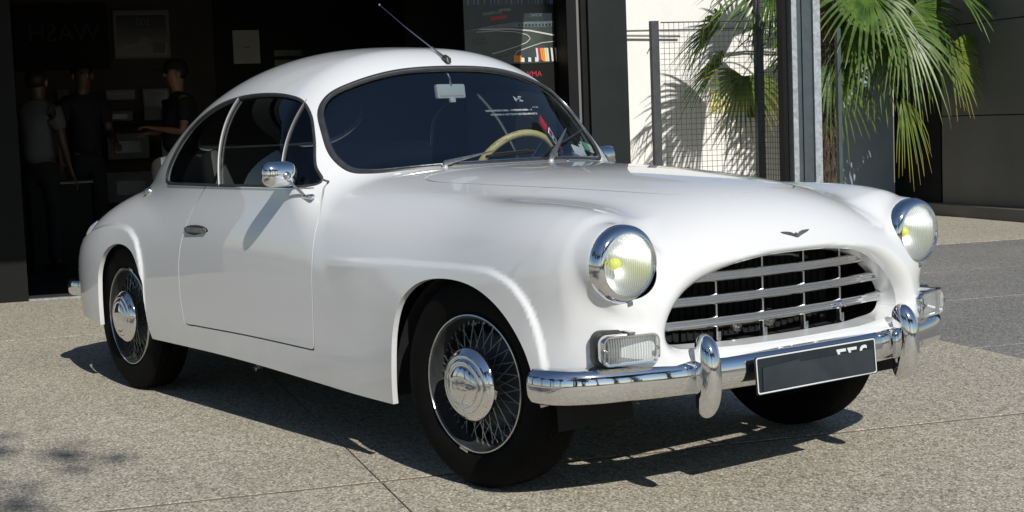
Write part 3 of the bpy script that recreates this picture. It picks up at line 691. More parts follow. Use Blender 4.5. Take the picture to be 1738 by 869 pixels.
# ---- door handles, mirrors, fillers
def surf_y(x, z, s, y=.76):
    x = np.array([x]); z = np.array([z]); y = np.array([y])
    for _ in range(12):
        f = F_body(x, y, z); f2 = F_body(x, y + 1e-3, z); y = y - f / np.maximum((f2 - f) / 1e-3, .2)
    return s * float(y[0])
for s in (-1, 1):
    hy = surf_y(-1.855, .747, s); d = empty('door_handle', (-1.855, hy, .747), doors[s])
    M = frame_m((0, 0, 0), (1, 0, 0), (0, 0, 1)) if s < 0 else frame_m((0, 0, 0), (-1, 0, 0), (0, 0, 1))
    bm = NB(); prism(bm, [(.112 * math.cos(q), .021 * math.sin(q)) for q in np.linspace(0, 2*math.pi, 28, endpoint=False)], M @ Matrix.Translation((0, 0, -.004)), .007); bm_obj('recess_plate', bm, 'rubber', d)
    bm = NB(); prism(bm, rrect(.185, .020, .0095), M @ Matrix.Translation((.006, .001, .003)), .007); bmesh.ops.bevel(bm, geom=[e for e in bm.edges], offset=.002, segments=1, affect='EDGES'); bm_obj('lever', bm, 'steel', d)
    # mirror
    fy = surf_y(-1.0, .892, s, .74); mr_ = empty('door_mirror', (-1.0 if s < 0 else -1.10, fy if s < 0 else fy - .02, .892 if s < 0 else .885), doors[s])
    bm = NB(); box(bm, (0, s*.006, .002), (.072, .020, .014), Matrix.Rotation(s * R(-35), 3, 'X'), .006); bm_obj('foot', bm, 'chrome', mr_)
    bm = NB(); tube(bm, [(-.024, s*.010, .008), (-.045, s*.045, .050), (-.052, s*.062, .078)], [.0062, .005, .0055], 10); bm_obj('arm', bm, 'chrome', mr_)
    bm = NB(); M = frame_m((-.066, s*.078, .086), (0, 1, .0), (0, 0, 1)); rings = []
    for w, h, r, x in ((.136, .088, .034, -.016), (.140, .092, .036, -.006), (.138, .090, .036, .002), (.124, .078, .032, .012), (.092, .056, .024, .021), (.045, .028, .012, .026)):
        rings.append([bm.verts.new(M @ Vector((a, b, x))) for a, b in rrect(w, h, r)])
    for A, B in zip(rings, rings[1:]):
        for k in range(len(A)): bm.faces.new((A[k], A[(k+1) % len(A)], B[(k+1) % len(A)], B[k]))
    bm.faces.new(rings[-1]); bm.faces.new(rings[0][::-1]); mh = bm_obj('mirror_shell', bm, 'chrome', mr_)
    bm = NB(); lathe(bm, [(.016, 0), (.015, .008), (.009, .013), (0, .015)], 18, Matrix.Translation((-.046, s*.066, .080)) @ Matrix.Rotation(R(90), 4, 'Y')); bm_obj('ball_joint', bm, 'dull_chrome', mr_)
# quarter window latch and trunk side lamp on the visible side, mirrored on the other
for s in (-1, 1):
    y = surf_y(-2.62, .885, s, .62); bm = NB(); lathe(bm, [(.020, -.004), (.020, .006), (.014, .014), (.006, .020), (0, .022)], 18, Matrix.Translation((-2.62, y, .885)) @ Matrix.Rotation(s * R(-50), 4, 'X')); tube(bm, [(-2.62, y, .895), (-2.655, y + s*.012, .874)], [.008, .004], 8); bm_obj('filler_cap', bm, 'dull_chrome', car)
    x = -3.38
    zz = np.linspace(.665, .735, 8); P = []
    for z in zz:
        xx = -3.30 - (z - .66) * -1.2; P.append((xx, surf_y(xx, z, s, .66), z))
    N = unit(grad(F_body, np.array(P))); bm = NB(); tube(bm, [Vector(p) + Vector(q) * .004 for p, q in zip(P, N)], [(.006, .006), (.012, .010), (.014, .012), (.014, .012), (.013, .012), (.012, .010), (.010, .008), (.005, .004)], 10, False, [tuple(q) for q in N]); bm_obj('rear_side_lamp', bm, 'chrome', car)
# ---- aerial on the roof
ae = empty('roof_aerial', (-1.172, .004, 1.378), car)
bm = NB(); tube(bm, [(.022, 0, -.004), (.014, 0, .010), (-.004, 0, .018), (-.02, 0, .012), (-.028, 0, .0)], [(.010, .004), (.014, .010), (.013, .012), (.010, .008), (.005, .004)], 12, False, [(0, 0, 1)] * 5); bm_obj('aerial_foot', bm, 'rubber', ae)
bm = NB(); tube(bm, [(-.010, 0, .018), (-.060, 0, .044)], [.0075, .0045], 8); tube(bm, [(-.060, 0, .044), (-.095, 0, .064)], [.0045, .003], 8); bm_obj('aerial_spring', bm, 'steel', ae)
bm = NB(); tube(bm, [(-.06, 0, .044), (-.30, 0, .166), (-.475, 0, .262)], [.0026, .0018, .0014], 6); lathe(bm, [(0, 0), (.004, .002), (.004, .008), (0, .01)], 8, Matrix.Translation((-.475, 0, .258))); bm_obj('aerial_rod', bm, 'dull_chrome', ae)
# ---- wipers
def scr(y, z, lift=.012):
    x = np.array([-.9]); Y = np.array([y]); Z = np.array([z])
    for _ in range(14):
        f = F_body(x, Y, Z); f2 = F_body(x + 1e-3, Y, Z); x = x - f / np.maximum((f2 - f) / 1e-3, .15)
    P = np.array([[x[0], y, z]]); N = unit(grad(F_body, P)); return Vector(P[0] + N[0] * lift), Vector(N[0])
for (px_, py, pz), a1, b0, b1 in (((-.765, -.300, .978), (-.06, 1.012), (-.10, 1.002), (.14, 1.012)), ((-.715, .150, .982), (.40, 1.085), (.22, 1.015), (.545, 1.085))):
    w = empty('wiper', (0, 0, 0), car)
    p0 = Vector((px_, py, pz)); n0 = Vector((.55, 0, .83)); p1, n1 = scr(*a1, .020)
    bm = NB(); lathe(bm, [(.013, -.01), (.013, .006), (.010, .014), (.008, .022), (0, .024)], 16, Matrix.Translation(p0) @ n0.to_track_quat('Z', 'Y').to_matrix().to_4x4()); bm_obj('pivot', bm, 'chrome', w); bm = NB(); q2 = Vector((px_ + .01, py + .06, pz)); lathe(bm, [(.007, -.005), (.007, .004), (0, .008)], 12, Matrix.Translation(q2 + Vector((.02, 0, -.004)))); bm_obj('washer_nozzle', bm, 'chrome', w)
    base = p0 + n0 * .020; mid = base.lerp(p1, .42); bm = NB(); tube(bm, [base - (p1 - base) * .04, base, mid, p1], [(.006, .006), (.013, .008), (.008, .005), (.0025, .002)], 8, False, [n0] * 4); bm_obj('wiper_arm', bm, 'steel', w)
    pts = [];
    for t in np.linspace(0, 1, 14):
        q, nn_ = scr(b0[0] + (b1[0] - b0[0]) * t, b0[1] + (b1[1] - b0[1]) * t, .008); pts.append(q)
    bm = NB(); tube(bm, pts, (.004, .007), 6, False, [n1] * 14); tube(bm, [q + n1 * .010 for q in pts[2:-2]], .003, 6)
    for k in (2, 5, 8, 11): tube(bm, [pts[k], pts[k] + n1 * .012], .003, 5)
    bm_obj('wiper_blade', bm, 'rubber', w)
# ---- things behind and on the glass of the windscreen
def on_glass(name, yc, zc, w, h, ang, mat, lift, parent, shape=None):
    p, nrm = scr(yc, zc, lift); xd = Vector((0, math.cos(R(ang)), math.sin(R(ang)))); M = frame_m(p, xd, nrm.cross(xd)); M = M @ Matrix.Scale(1.25, 4) if 'card' in name else M; bm = NB(); prism(bm, shape or rrect(w, h, min(w, h) * .12), M, .0015); return bm_obj(name, bm, mat, parent, False), M
card, CM = on_glass('entry_card', .335, 1.085, .150, .062, -52, 'dash', -.020, car)
for k, (x0, x1, y, hh, mt) in enumerate([(-.070, -.030, .018, .006, 'red_print'), (-.070, -.026, .006, .006, 'red_print'), (-.070, -.030, -.006, .006, 'red_print'), (-.068, -.034, -.018, .005, 'red_print'), (.030, .066, .016, .006, 'red_print'), (.034, .066, .004, .006, 'red_print'), (.030, .064, -.008, .006, 'red_print'), (-.022, .006, .004, .034, 'white_print'), (-.018, .002, .004, .024, 'red_print'), (.006, .026, -.004, .030, 'white_print'), (.010, .022, -.004, .018, 'plate_grey')]):
    bm = NB(); prism(bm, [(x0, y - hh/2), (x1, y - hh/2), (x1, y + hh/2), (x0, y + hh/2)], CM @ Matrix.Translation((0, 0, .0016 + .0004 * k)), .0004); bm_obj('card_print', bm, mt, card, False)
for nme, y, z, w, h, a, mt in (('paper_slip', .455, 1.018, .050, .062, -18, 'white_print'), ('paper_slip', .500, 1.020, .016, .070, -14, 'white_print'), ('parking_disc', .560, 1.028, .060, .055, -16, 'white_print'), ('parking_disc_print', .548, 1.030, .026, .050, -16, 'green_print'), ('inspection_sticker', .420, 1.002, .050, .034, -24, 'dull_chrome'), ('yellow_label', -.075, .990, .036, .014, 8, 'cream')):
    on_glass(nme, y, z, w, h, a, mt, -.016 + (.004 if 'print' in nme else 0), car)
def screen_text(s, y, z, size):  # text added at the glass for distant lettering that shows in it
    p, nrm = scr(y, z, -.010); M = frame_m(p, (0, 1, 0), nrm.cross(Vector((0, 1, 0)))); bm = text_bm(s, size, M, .0003, True); bm_obj('added_glass_text', bm, 'white_print', car, False)
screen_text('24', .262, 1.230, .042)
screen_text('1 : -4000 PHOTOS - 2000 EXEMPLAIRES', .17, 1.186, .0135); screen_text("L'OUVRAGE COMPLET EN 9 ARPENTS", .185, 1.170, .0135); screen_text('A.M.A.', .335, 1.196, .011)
# ---- wheels
def make_wheel(s):
    w = empty('wheel', (0, 0, 0), car)      # built for the side y<0: outside = -y
    M = Matrix.Rotation(R(90), 4, 'X')       # local z -> -y
    def O(name, bm, mat, kind=None):
        o = bm_obj(name, bm, mat, w); 
        if kind: o['kind'] = kind
        return o
    bm = NB(); pr = [(.206, -.062), (.222, -.072), (.245, -.081), (.275, -.084), (.302, -.080), (.318, -.070), (.327, -.060)]
    tread = []
    for k in range(-5, 6): z = k * .0105; tread += [(.3315 - .00006 * k * k * 2, z - .0042), (.3315 - .00012 * k * k, z + .0030), (.326, z + .0034), (.326, z + .0060)]
    prof = pr + tread + [(r, -z) for r, z in pr[::-1]]
    lathe(bm, prof, 72, M); O('tyre', bm, 'tyre')
    bm = NB(); lathe(bm, [(.2178, .070), (.2178, .074), (.212, .077), (.206, .073), (.203, .062), (.200, .045), (.190, .030), (.184, .0), (.190, -.04), (.203, -.062), (.2178, -.075), (.214, -.07), (.200, -.05), (.205, .06)], 64, M, True); O('rim', bm, 'rim')
    bm = NB(); lathe(bm, [(.2185, .073), (.2165, .078), (.2125, .079), (.2110, .076), (.214, .073)], 64, M, True); O('rim_edge', bm, 'dull_chrome')
    bm = NB(); lathe(bm, [(0, .02), (.05, .02), (.06, .01), (.13, .005), (.150, -.005), (.158, -.03), (.158, -.07), (0, -.07)], 40, M); O('brake_drum', bm, 'drum')
    bm = NB(); lathe(bm, [(.045, -.06), (.055, -.05), (.055, -.04), (.038, .0), (.042, .05), (.052, .07), (.05, .075), (.11, .080), (0, .082)], 28, M); O('hub', bm, 'steel')
    bm = NB()
    for k in range(24):
        for lay, (hr, hz, rz, da) in enumerate(((.052, .062, .035, .80), (.052, .058, .028, -.80), (.052, -.03, .02, .5))):
            a = 2 * math.pi * (k + lay * .33) / 24; b_ = a + da
            tube(bm, [M @ Vector((hr * math.cos(b_), hr * math.sin(b_), hz)), M @ Vector((.196 * math.cos(a), .196 * math.sin(a), rz))], .0017, 5, cap=False)
    for k in range(48):
        a = 2 * math.pi * k / 48; tube(bm, [M @ Vector((.200 * math.cos(a), .200 * math.sin(a), .034)), M @ Vector((.184 * math.cos(a), .184 * math.sin(a), .036))], .0034, 5)
    O('wire_spokes', bm, 'steel', 'stuff')
    bm = NB(); lathe(bm, [(.116, 0.0860), (.1165, 0.0920), (.113, 0.0990), (.106, 0.1040), (.101, 0.1080), (.096, 0.1130), (.089, 0.1155), (.084, 0.1145), (.080, 0.1185), (.073, 0.1215), (.066, 0.1220), (.062, 0.1205), (.056, 0.1245), (.040, 0.1285), (.022, 0.1305), (0, 0.1310)], 56, M); O('hubcap', bm, 'chrome')
    bm = NB(); box(bm, M @ Vector((.117, .02, .088)), (.012, .008, .03), None, .002); O('cap_clip', bm, 'dull_chrome'); bm = NB(); tube(bm, [M @ Vector((-.05, .195, .055)), M @ Vector((-.048, .178, .075))], .004, 6); O('valve', bm, 'dull_chrome')
    bm = NB(); box(bm, M @ Vector((.02, -.2205, .076)), (.040, .006, .008), Matrix.Rotation(R(-3), 3, 'Y'), .002); O('balance_weight', bm, 'dull_chrome')
    return w
w0 = make_wheel(-1); yf = .672
for i, (x, s, st, rot) in enumerate(((0, -1, .11, 20), (-2.675, -1, 0, 200), (0, 1, .11, 75), (-2.675, 1, 0, 140))):
    w = w0 if i == 0 else dup(w0, car)
    w.location = (x, s * yf, .331)
    w.rotation_euler = (Matrix.Rotation(st + (math.pi if s > 0 else 0), 3, 'Z') @ Matrix.Rotation(R(rot), 3, 'Y')).to_euler()
# exhaust hanger under the sill
bm = NB(); box(bm, (-1.60, -.66, .225), (.02, .02, .06), None, .004); lathe(bm, [(.010, 0), (.013, .006), (.010, .012)], 12, Matrix.Translation((-1.60, -.672, .20)) @ Matrix.Rotation(R(90), 4, 'X'), True); bm_obj('jacking_bracket', bm, 'steel', car)
# ================================================================== THE PLACE
# building frame: a = out of the garage front, b = along it, to the right in the photograph
E1 = Vector((.943, -.332, 0)); E2 = Vector((.332, .943, 0)); ROT = math.atan2(-.332, .943)
def W(a, b, z=0.): return E1 * a + E2 * b + Vector((0, 0, z))
BR = Matrix.Rotation(ROT, 4, 'Z')
def ob(name, bm, mat, parent=None, smooth=False): return bm_obj(name, bm, mat, parent, smooth)
def root(name, a, b, z, label, cat, group=None):
    o = empty(name, W(a, b, z)); o.rotation_euler[2] = ROT; return tag(o, label, cat, group)
# boxes given by (a0,a1,b0,b1,z0,z1) in a frame whose local x=a, y=b
def bx(bm, a0, a1, b0, b1, z0, z1, bev=0.): box(bm, ((a0+a1)/2, (b0+b1)/2, (z0+z1)/2), (abs(a1-a0), abs(b1-b0), abs(z1-z0)), None, bev)
# ---- materials of the place
def aggregate(name, cols, scale, rough=.85, bump=.5, stain=(.75, 1.1)):
    m, n, l, b = new_mat(name); tc = n.new('ShaderNodeTexCoord'); b.inputs['Roughness'].default_value = rough
    v = n.new('ShaderNodeTexVoronoi'); v.inputs['Scale'].default_value = scale; v.inputs['Randomness'].default_value = 1
    nz0 = n.new('ShaderNodeTexNoise'); nz0.inputs['Scale'].default_value = scale * .7; nz0.inputs['Detail'].default_value = 2
    vm = n.new('ShaderNodeVectorMath'); vm.operation = 'MULTIPLY_ADD'; vm.inputs[1].default_value = (.006,)*3
    l.new(tc.outputs['Object'], nz0.inputs[0]); l.new(nz0.outputs['Color'], vm.inputs[0]); l.new(tc.outputs['Object'], vm.inputs[2]); l.new(vm.outputs[0], v.inputs['Vector'])
    r = n.new('ShaderNodeValToRGB'); sep = n.new('ShaderNodeSeparateColor'); l.new(v.outputs['Color'], sep.inputs[0]); l.new(sep.outputs[0], r.inputs[0])
    e = r.color_ramp.elements; e[0].position = 0; e[0].color = (*cols[0], 1); e[1].position = 1; e[1].color = (*cols[-1], 1)
    for k, c in enumerate(cols[1:-1]): q = e.new((k + 1) / (len(cols) - 1)); q.color = (*c, 1)
    # darker mortar between stones
    dm = n.new('ShaderNodeMapRange'); dm.inputs[1].default_value = .25; dm.inputs[2].default_value = .75; dm.inputs[3].default_value = 1.08; dm.inputs[4].default_value = .62; l.new(v.outputs['Distance'], dm.inputs[0])
    big = n.new('ShaderNodeTexNoise'); big.inputs['Scale'].default_value = .9; big.inputs['Detail'].default_value = 7; big.inputs['Roughness'].default_value = .6; l.new(tc.outputs['Object'], big.inputs[0])
    bmr = n.new('ShaderNodeMapRange'); bmr.inputs[1].default_value = .3; bmr.inputs[2].default_value = .7; bmr.inputs[3].default_value = stain[0]; bmr.inputs[4].default_value = stain[1]; l.new(big.outputs['Fac'], bmr.inputs[0])
    mid = n.new('ShaderNodeTexNoise'); mid.inputs['Scale'].default_value = 22; mid.inputs['Detail'].default_value = 5; l.new(tc.outputs['Object'], mid.inputs[0])
    mmr = n.new('ShaderNodeMapRange'); mmr.inputs[1].default_value = .3; mmr.inputs[2].default_value = .7; mmr.inputs[3].default_value = .86; mmr.inputs[4].default_value = 1.12; l.new(mid.outputs['Fac'], mmr.inputs[0])
    k1 = n.new('ShaderNodeMath'); k1.operation = 'MULTIPLY'; l.new(dm.outputs[0], k1.inputs[0]); l.new(bmr.outputs[0], k1.inputs[1])
    k2 = n.new('ShaderNodeMath'); k2.operation = 'MULTIPLY'; l.new(k1.outputs[0], k2.inputs[0]); l.new(mmr.outputs[0], k2.inputs[1])
    mx = n.new('ShaderNodeVectorMath'); mx.operation = 'SCALE'; l.new(r.outputs[0], mx.inputs[0]); l.new(k2.outputs[0], mx.inputs['Scale']); l.new(mx.outputs[0], b.inputs['Base Color'])
    bp = n.new('ShaderNodeBump'); bp.inputs['Strength'].default_value = bump; bp.inputs['Distance'].default_value = .006; bp.invert = True
    # stones at differing heights
    ad = n.new('ShaderNodeMath'); ad.operation = 'MULTIPLY_ADD'; ad.inputs[1].default_value = -.8; l.new(sep.outputs[1], ad.inputs[0]); l.new(v.outputs['Distance'], ad.inputs[2])
    l.new(ad.outputs[0], bp.inputs['Height']); l.new(bp.outputs[0], b.inputs['Normal']); return m
MAT['concrete'] = aggregate('washed_concrete', [(.20, .18, .14), (.40, .36, .28), (.48, .435, .345), (.55, .505, .405), (.72, .68, .58)], 125, stain=(.88, 1.08))
MAT['asphalt'] = aggregate('grey_asphalt', [(.13, .13, .12), (.22, .215, .20), (.27, .265, .245), (.32, .31, .29), (.45, .44, .41)], 130)
MAT['joint'] = PM('joint_filler', (.17, .125, .095), .9, var=.3, scale=10)
MAT['earth'] = PM('ground_base', (.24, .21, .165), .95, var=.2, scale=3)
MAT['white_wall'] = PM('white_render', (.80, .795, .77), .85, var=.05, scale=2.5, bump=.12, bscale=90)
MAT['wall_shade'] = PM('shaded_wall_tone', (.32, .40, .48), .45, var=.12, scale=2)  # blue-grey colour stands for shade on the white wall's right end
MAT['dark_wall'] = PM('dark_cladding', (.115, .115, .108), .6, var=.16, scale=1.3, bump=.06, bscale=30)
MAT['dark_frame'] = PM('black_green_frame', (.010, .014, .014), .5, spec=.25, var=.25, scale=3)
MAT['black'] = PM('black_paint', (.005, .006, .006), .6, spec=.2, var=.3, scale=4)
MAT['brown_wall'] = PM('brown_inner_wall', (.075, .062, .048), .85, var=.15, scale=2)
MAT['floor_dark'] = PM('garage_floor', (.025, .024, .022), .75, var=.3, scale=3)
MAT['post'] = PM('fence_post_paint', (.045, .05, .055), .5, var=.25, scale=20)
MAT['galv'] = PM('galvanised_steel', (.42, .45, .48), .42, .55, var=.30, scale=28, rvar=.12)
MAT['beam_dark'] = PM('beam_web_paint', (.05, .068, .075), .5, var=.2, scale=9)
MAT['wire'] = PM('wire_dark', (.04, .04, .042), .45, .5)
MAT['leafy'] = None
def leaf_mat(name, c1, c2, tip=None):
    m, n, l, b = new_mat(name); tc = n.new('ShaderNodeTexCoord'); nz = n.new('ShaderNodeTexNoise'); nz.inputs['Scale'].default_value = 9; nz.inputs['Detail'].default_value = 3; l.new(tc.outputs['Object'], nz.inputs[0])
    r = n.new('ShaderNodeValToRGB'); r.color_ramp.elements[0].position = .35; r.color_ramp.elements[1].position = .65; r.color_ramp.elements[0].color = (*c1, 1); r.color_ramp.elements[1].color = (*c2, 1); l.new(nz.outputs['Fac'], r.inputs[0])
    out = r.outputs[0]
    if tip:
        at = n.new('ShaderNodeAttribute'); at.attribute_name = 'along'; mr = n.new('ShaderNodeMapRange'); mr.inputs[1].default_value = tip[1]; mr.inputs[2].default_value = 1.0; l.new(at.outputs['Fac'], mr.inputs[0])
        mx = n.new('ShaderNodeMixRGB'); l.new(mr.outputs[0], mx.inputs[0]); l.new(out, mx.inputs[1]); mx.inputs[2].default_value = (*tip[0], 1); out = mx.outputs[0]
    l.new(out, b.inputs['Base Color']); b.inputs['Roughness'].default_value = .38
    tl = n.new('ShaderNodeBsdfTranslucent'); l.new(out, tl.inputs[0]); ms = n.new('ShaderNodeMixShader'); ms.inputs[0].default_value = .28; l.new(b.outputs[0], ms.inputs[1]); l.new(tl.outputs[0], ms.inputs[2]); l.new(ms.outputs[0], n['Material Output'].inputs[0]); return m
MAT['leaf_green'] = leaf_mat('palm_leaf', (.045, .10, .018), (.12, .20, .035), ((.20, .22, .045), .82))
MAT['leaf_yellow'] = leaf_mat('palm_leaf_yellowing', (.10, .17, .03), (.20, .25, .04), ((.34, .28, .06), .74))
MAT['leaf_tree'] = leaf_mat('pine_leaf', (.02, .045, .012), (.05, .085, .022))
MAT['bark'] = PM('bark', (.075, .055, .035), .95, var=.45, scale=14, bump=.6, bscale=40)
MAT['skin'] = PM('skin', (.30, .17, .11), .5, var=.08, scale=10)
MAT['skin_dim'] = PM('skin_dim', (.10, .06, .04), .5, var=.08, scale=10)  # darker copy of skin, the garage's dimness put into its colour
MAT['cloth_black'] = PM('cloth_black', (.012, .012, .014), .85, var=.2, scale=14)
MAT['cloth_white'] = PM('white_cloth_dim', (.11, .115, .115), .85, var=.08, scale=9)  # white shirt cloth, darkened in its colour for the dim interior
MAT['cloth_denim'] = PM('cloth_denim', (.03, .035, .05), .85, var=.2, scale=14)
MAT['hair'] = PM('hair_dark', (.015, .010, .008), .6)
MAT['paper'] = PM('paper', (.52, .53, .50), .8, var=.08, scale=6)
MAT['poster_dark'] = PM('poster_dark', (.022, .030, .034), .25, var=.45, scale=6)
MAT['poster_mid'] = PM('poster_mid', (.10, .13, .15), .3, var=.5, scale=9)
MAT['poster_green'] = PM('poster_field', (.045, .058, .055), .25, var=.35, scale=5)
MAT['poster_blue'] = PM('poster_blue', (.10, .14, .26), .3, var=.4, scale=12)
MAT['frame_grey'] = PM('grey_frame', (.17, .17, .17), .5)
MAT['carton_pale'] = PM('pale_filler', (.33, .32, .30), .9, var=.2, scale=20)
MAT['carton'] = PM('carton', (.16, .15, .14), .8, var=.15, scale=5)
MAT['yellow_light_tone'] = PM('yellow_light_tone', (.74, .68, .36), .7, var=.1, scale=5)

# ---- ground
bm = NB(); bx(bm, -160, 160, -160, 160, -.30, -.012); g_ = ob('ground', bm, 'earth'); g_.rotation_euler[2] = ROT; g_['kind'] = 'structure'
pv = empty('pavement', (0, 0, 0)); pv.rotation_euler[2] = ROT; pv['kind'] = 'structure'
def slab(name, a0, a1, b0, b1, mat, gap=.007, h=.0, ga=None):
    bm = NB(); ga = gap if ga is None else ga; bx(bm, a0 + ga, a1 - ga, b0 + gap * .7, b1 - gap * .7, -.05, h)
    bmesh.ops.bevel(bm, geom=[e for e in bm.edges if all(v.co.z > -.01 for v in e.verts)], offset=.0015, segments=1, affect='EDGES'); ob(name, bm, mat, pv)
AA = [-8.75, -4.37, .02, 4.41, 8.8]; BB = [-10.4, -7.25, -4.1, -.96, 2.19]
for i in range(4):
    for j in range(4):
        if i == 0:
            slab('concrete_slab', -6.56, AA[1], BB[j], BB[j+1], 'concrete', .0035, 0, .010)
        else: slab('concrete_slab', AA[i], AA[i+1], BB[j], BB[j+1], 'concrete', .0035, 0, .013)
# asphalt bays beyond b = 2.19
for a0, a1 in ((-6.21, -4.40), (-4.40, -3.0), (-3.0, -1.4), (-1.4, .6), (.6, 4.4), (4.4, 8.8)): slab('asphalt_bay', a0, a1, 2.19, 6.9, 'asphalt', .004, -.002, .009)
slab('concrete_slab', -10.2, -6.21, 2.19, 6.95, 'concrete', .004)
bm = NB()
for a in (.02, -4.37): bx(bm, a - .0125, a + .0125, -10.4, 2.185, -.03, -.0022)
for a in (.6,): bx(bm, a - .0085, a + .0085, 2.19, 6.9, -.03, -.0042)
ob('joint_filler', bm, 'joint', pv)
bm = NB()
for a in (-4.40, -3.0, -1.4): bx(bm, a - .006, a + .006, 2.2, 6.9, -.03, -.0036)
ob('pale_joint_filler', bm, 'carton_pale', pv)
bm = NB(); bx(bm, -10.1, -7.2, 6.95, 7.4, -.05, .12, .01); k_ = ob('kerb', bm, 'dark_wall'); k_.rotation_euler[2] = ROT; k_['kind'] = 'structure'

# ---- garage building (open front)
gb = root('garage_building', -6.6, 0, 0, 'garage building with a dark open front, black frame and brown inner walls', 'building')
def gpart(name, mat, *bxs, smooth=False, parent=None):
    bm = NB()
    for q in bxs: bx(bm, *q[:6], *(q[6:] or ()))
    return ob(name, bm, mat, parent or gb)
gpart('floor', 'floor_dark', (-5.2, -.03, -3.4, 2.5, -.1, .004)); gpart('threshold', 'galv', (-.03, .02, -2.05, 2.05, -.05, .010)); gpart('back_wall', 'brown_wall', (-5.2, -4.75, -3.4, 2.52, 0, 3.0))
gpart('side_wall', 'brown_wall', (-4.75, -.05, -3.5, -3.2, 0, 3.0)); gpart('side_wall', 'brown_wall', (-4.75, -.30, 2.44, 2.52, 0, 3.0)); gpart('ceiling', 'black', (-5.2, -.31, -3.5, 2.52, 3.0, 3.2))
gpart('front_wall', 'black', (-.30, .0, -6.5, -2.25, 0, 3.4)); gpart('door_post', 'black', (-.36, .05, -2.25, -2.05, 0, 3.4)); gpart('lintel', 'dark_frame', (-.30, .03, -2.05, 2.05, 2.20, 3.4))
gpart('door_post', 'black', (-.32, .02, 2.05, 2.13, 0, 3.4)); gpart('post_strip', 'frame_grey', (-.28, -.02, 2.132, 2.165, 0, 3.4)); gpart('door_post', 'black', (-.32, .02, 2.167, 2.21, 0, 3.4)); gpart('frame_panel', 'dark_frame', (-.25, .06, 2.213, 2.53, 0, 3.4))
gpart('added_canopy', 'dark_frame', (.05, 2.9, -4.2, 1.86, 2.50, 2.65)); gpart('upper_wall', 'dark_frame', (-.30, .0, -6.5, 2.53, 3.4, 4.6)); gpart('roof', 'dark_frame', (-5.2, .1, -6.5, 2.53, 4.6, 4.75)); gpart('partition', 'black', (-1.9, -1.8, 1.20, 1.80, 0, 3.0))  # canopy is unseen, added to keep sun and sky out of the garage
# ---- white wall with its shade put in as blue-grey, dark clad building
wb = root('white_building', -10.2, 5.5, 0, 'white rendered wall behind the palm and wire fence', 'building')
bm = NB(); bx(bm, -3.0, 0, -3.0, .885, 0, 3.6); ob('wall', bm, 'white_wall', wb)
bm = NB(); bx(bm, -3.0, -.004, .885, 1.58, 0, 3.6); ob('wall', bm, 'wall_shade', wb)
bm = NB(); bx(bm, -.0, .008, -.62, .26, 1.14, 1.38); ob('yellow_light_patch', bm, 'yellow_light_tone', wb)  # pale yellow panel stands for faint yellow light on the wall
bm = NB(); bx(bm, .0, .05, -.18, .02, 1.08, 1.20, .008); ob('junction_box', bm, 'post', wb)
bm = NB(); tube(bm, [(.05, -1.75, 1.975), (.05, -.95, 1.955)], .011, 8); tube(bm, [(.05, -1.22, 1.96), (.02, -1.30, 1.80)], .006, 6); ob('wall_rail', bm, 'frame_grey', wb)
bm = NB(); tube(bm, [(.03, -.62, 1.74), (.03, -.2, 1.78), (.03, .2, 1.76)], .010, 8); ob('wall_cable', bm, 'post', wb)
bm = NB(); bx(bm, -.0, .012, -3.0, .885, 2.02, 2.03); ob('render_joint', bm, 'frame_grey', wb)
db = root('dark_building', -7.2, 7.08, 0, 'dark grey panelled building in shade on the right, long horizontal joints', 'building')
bm = NB(); bx(bm, -3.05, -.06, .04, 4, 0, 6.0); ob('wall_core', bm, 'black', db)
rows = [(.12, 1.015), (1.025, 1.935), (1.945, 2.86), (2.87, 3.78), (3.79, 4.7), (4.71, 5.6)]; pm = {}
for z0, z1 in rows:
    for a0, a1 in ((-2.05, -.05),):
        bm = NB(); bx(bm, a0, a1, 0, .037, z0, z1, .003); ob('wall_panel', bm, 'dark_wall', db)
bm = NB(); bx(bm, -2.98, -2.08, .0, .035, 0.02, 5.6); ob('recess_shade_face', bm, 'black', db)  # flush black face: the corner recess's shade is put into its colour

# ---- wire fence
fn = root('wire_fence', -8.4, 3.5, 0, 'dark steel fence panel of square wire mesh in front of the white wall', 'fence')
bm = NB(); bx(bm, -.03, .03, -.005, .07, 0, 2.0, .003); ob('post', bm, 'post', fn)
bm = NB(); bx(bm, -.03, .03, 1.045, 1.115, 0, 2.3, .003); ob('post', bm, 'post', fn)
bm = NB(); tube(bm, [(0, .10, 1.985), (0, 1.04, 1.985)], .006, 6); ob('top_wire', bm, 'wire', fn)
bm = NB(); tube(bm, [(0, 0, .02), (0, 0, 1.98)], .0021, 5, cap=False); vw = ob('wire', bm, 'wire', fn); vw.location = (0, .13, 0)
for k in range(1, 19): c = vw.copy(); COL.objects.link(c); c.parent = fn; c.location = (0, .13 + .05 * k, 0)
bm = NB(); tube(bm, [(.004, .09, 0), (.004, 1.05, 0)], .0021, 5, cap=False); hw = ob('wire', bm, 'wire', fn); hw.location = (0, 0, .05)
for k in range(1, 38): c = hw.copy(); COL.objects.link(c); c.parent = fn; c.location = (0, 0, .05 + .05 * k + random.uniform(-.001, .001))
# return panel, seen nearly end on
for k in range(9): c = vw.copy(); COL.objects.link(c); c.parent = fn; c.location = (.06 + .05 * k, 1.075, 0); c.scale = (1, 1, 1.15)
bm = NB(); tube(bm, [(.03, 1.08, 0), (.50, 1.08, 0)], .0021, 5, cap=False); hw2 = ob('wire', bm, 'wire', fn); hw2.location = (0, 0, .05)
for k in range(1, 44): c = hw2.copy(); COL.objects.link(c); c.parent = fn; c.location = (0, 0, .05 + .05 * k)
bm = NB(); bx(bm, .47, .55, 1.045, 1.11, 0, 2.3, .003); ob('post', bm, 'beam_dark', fn)
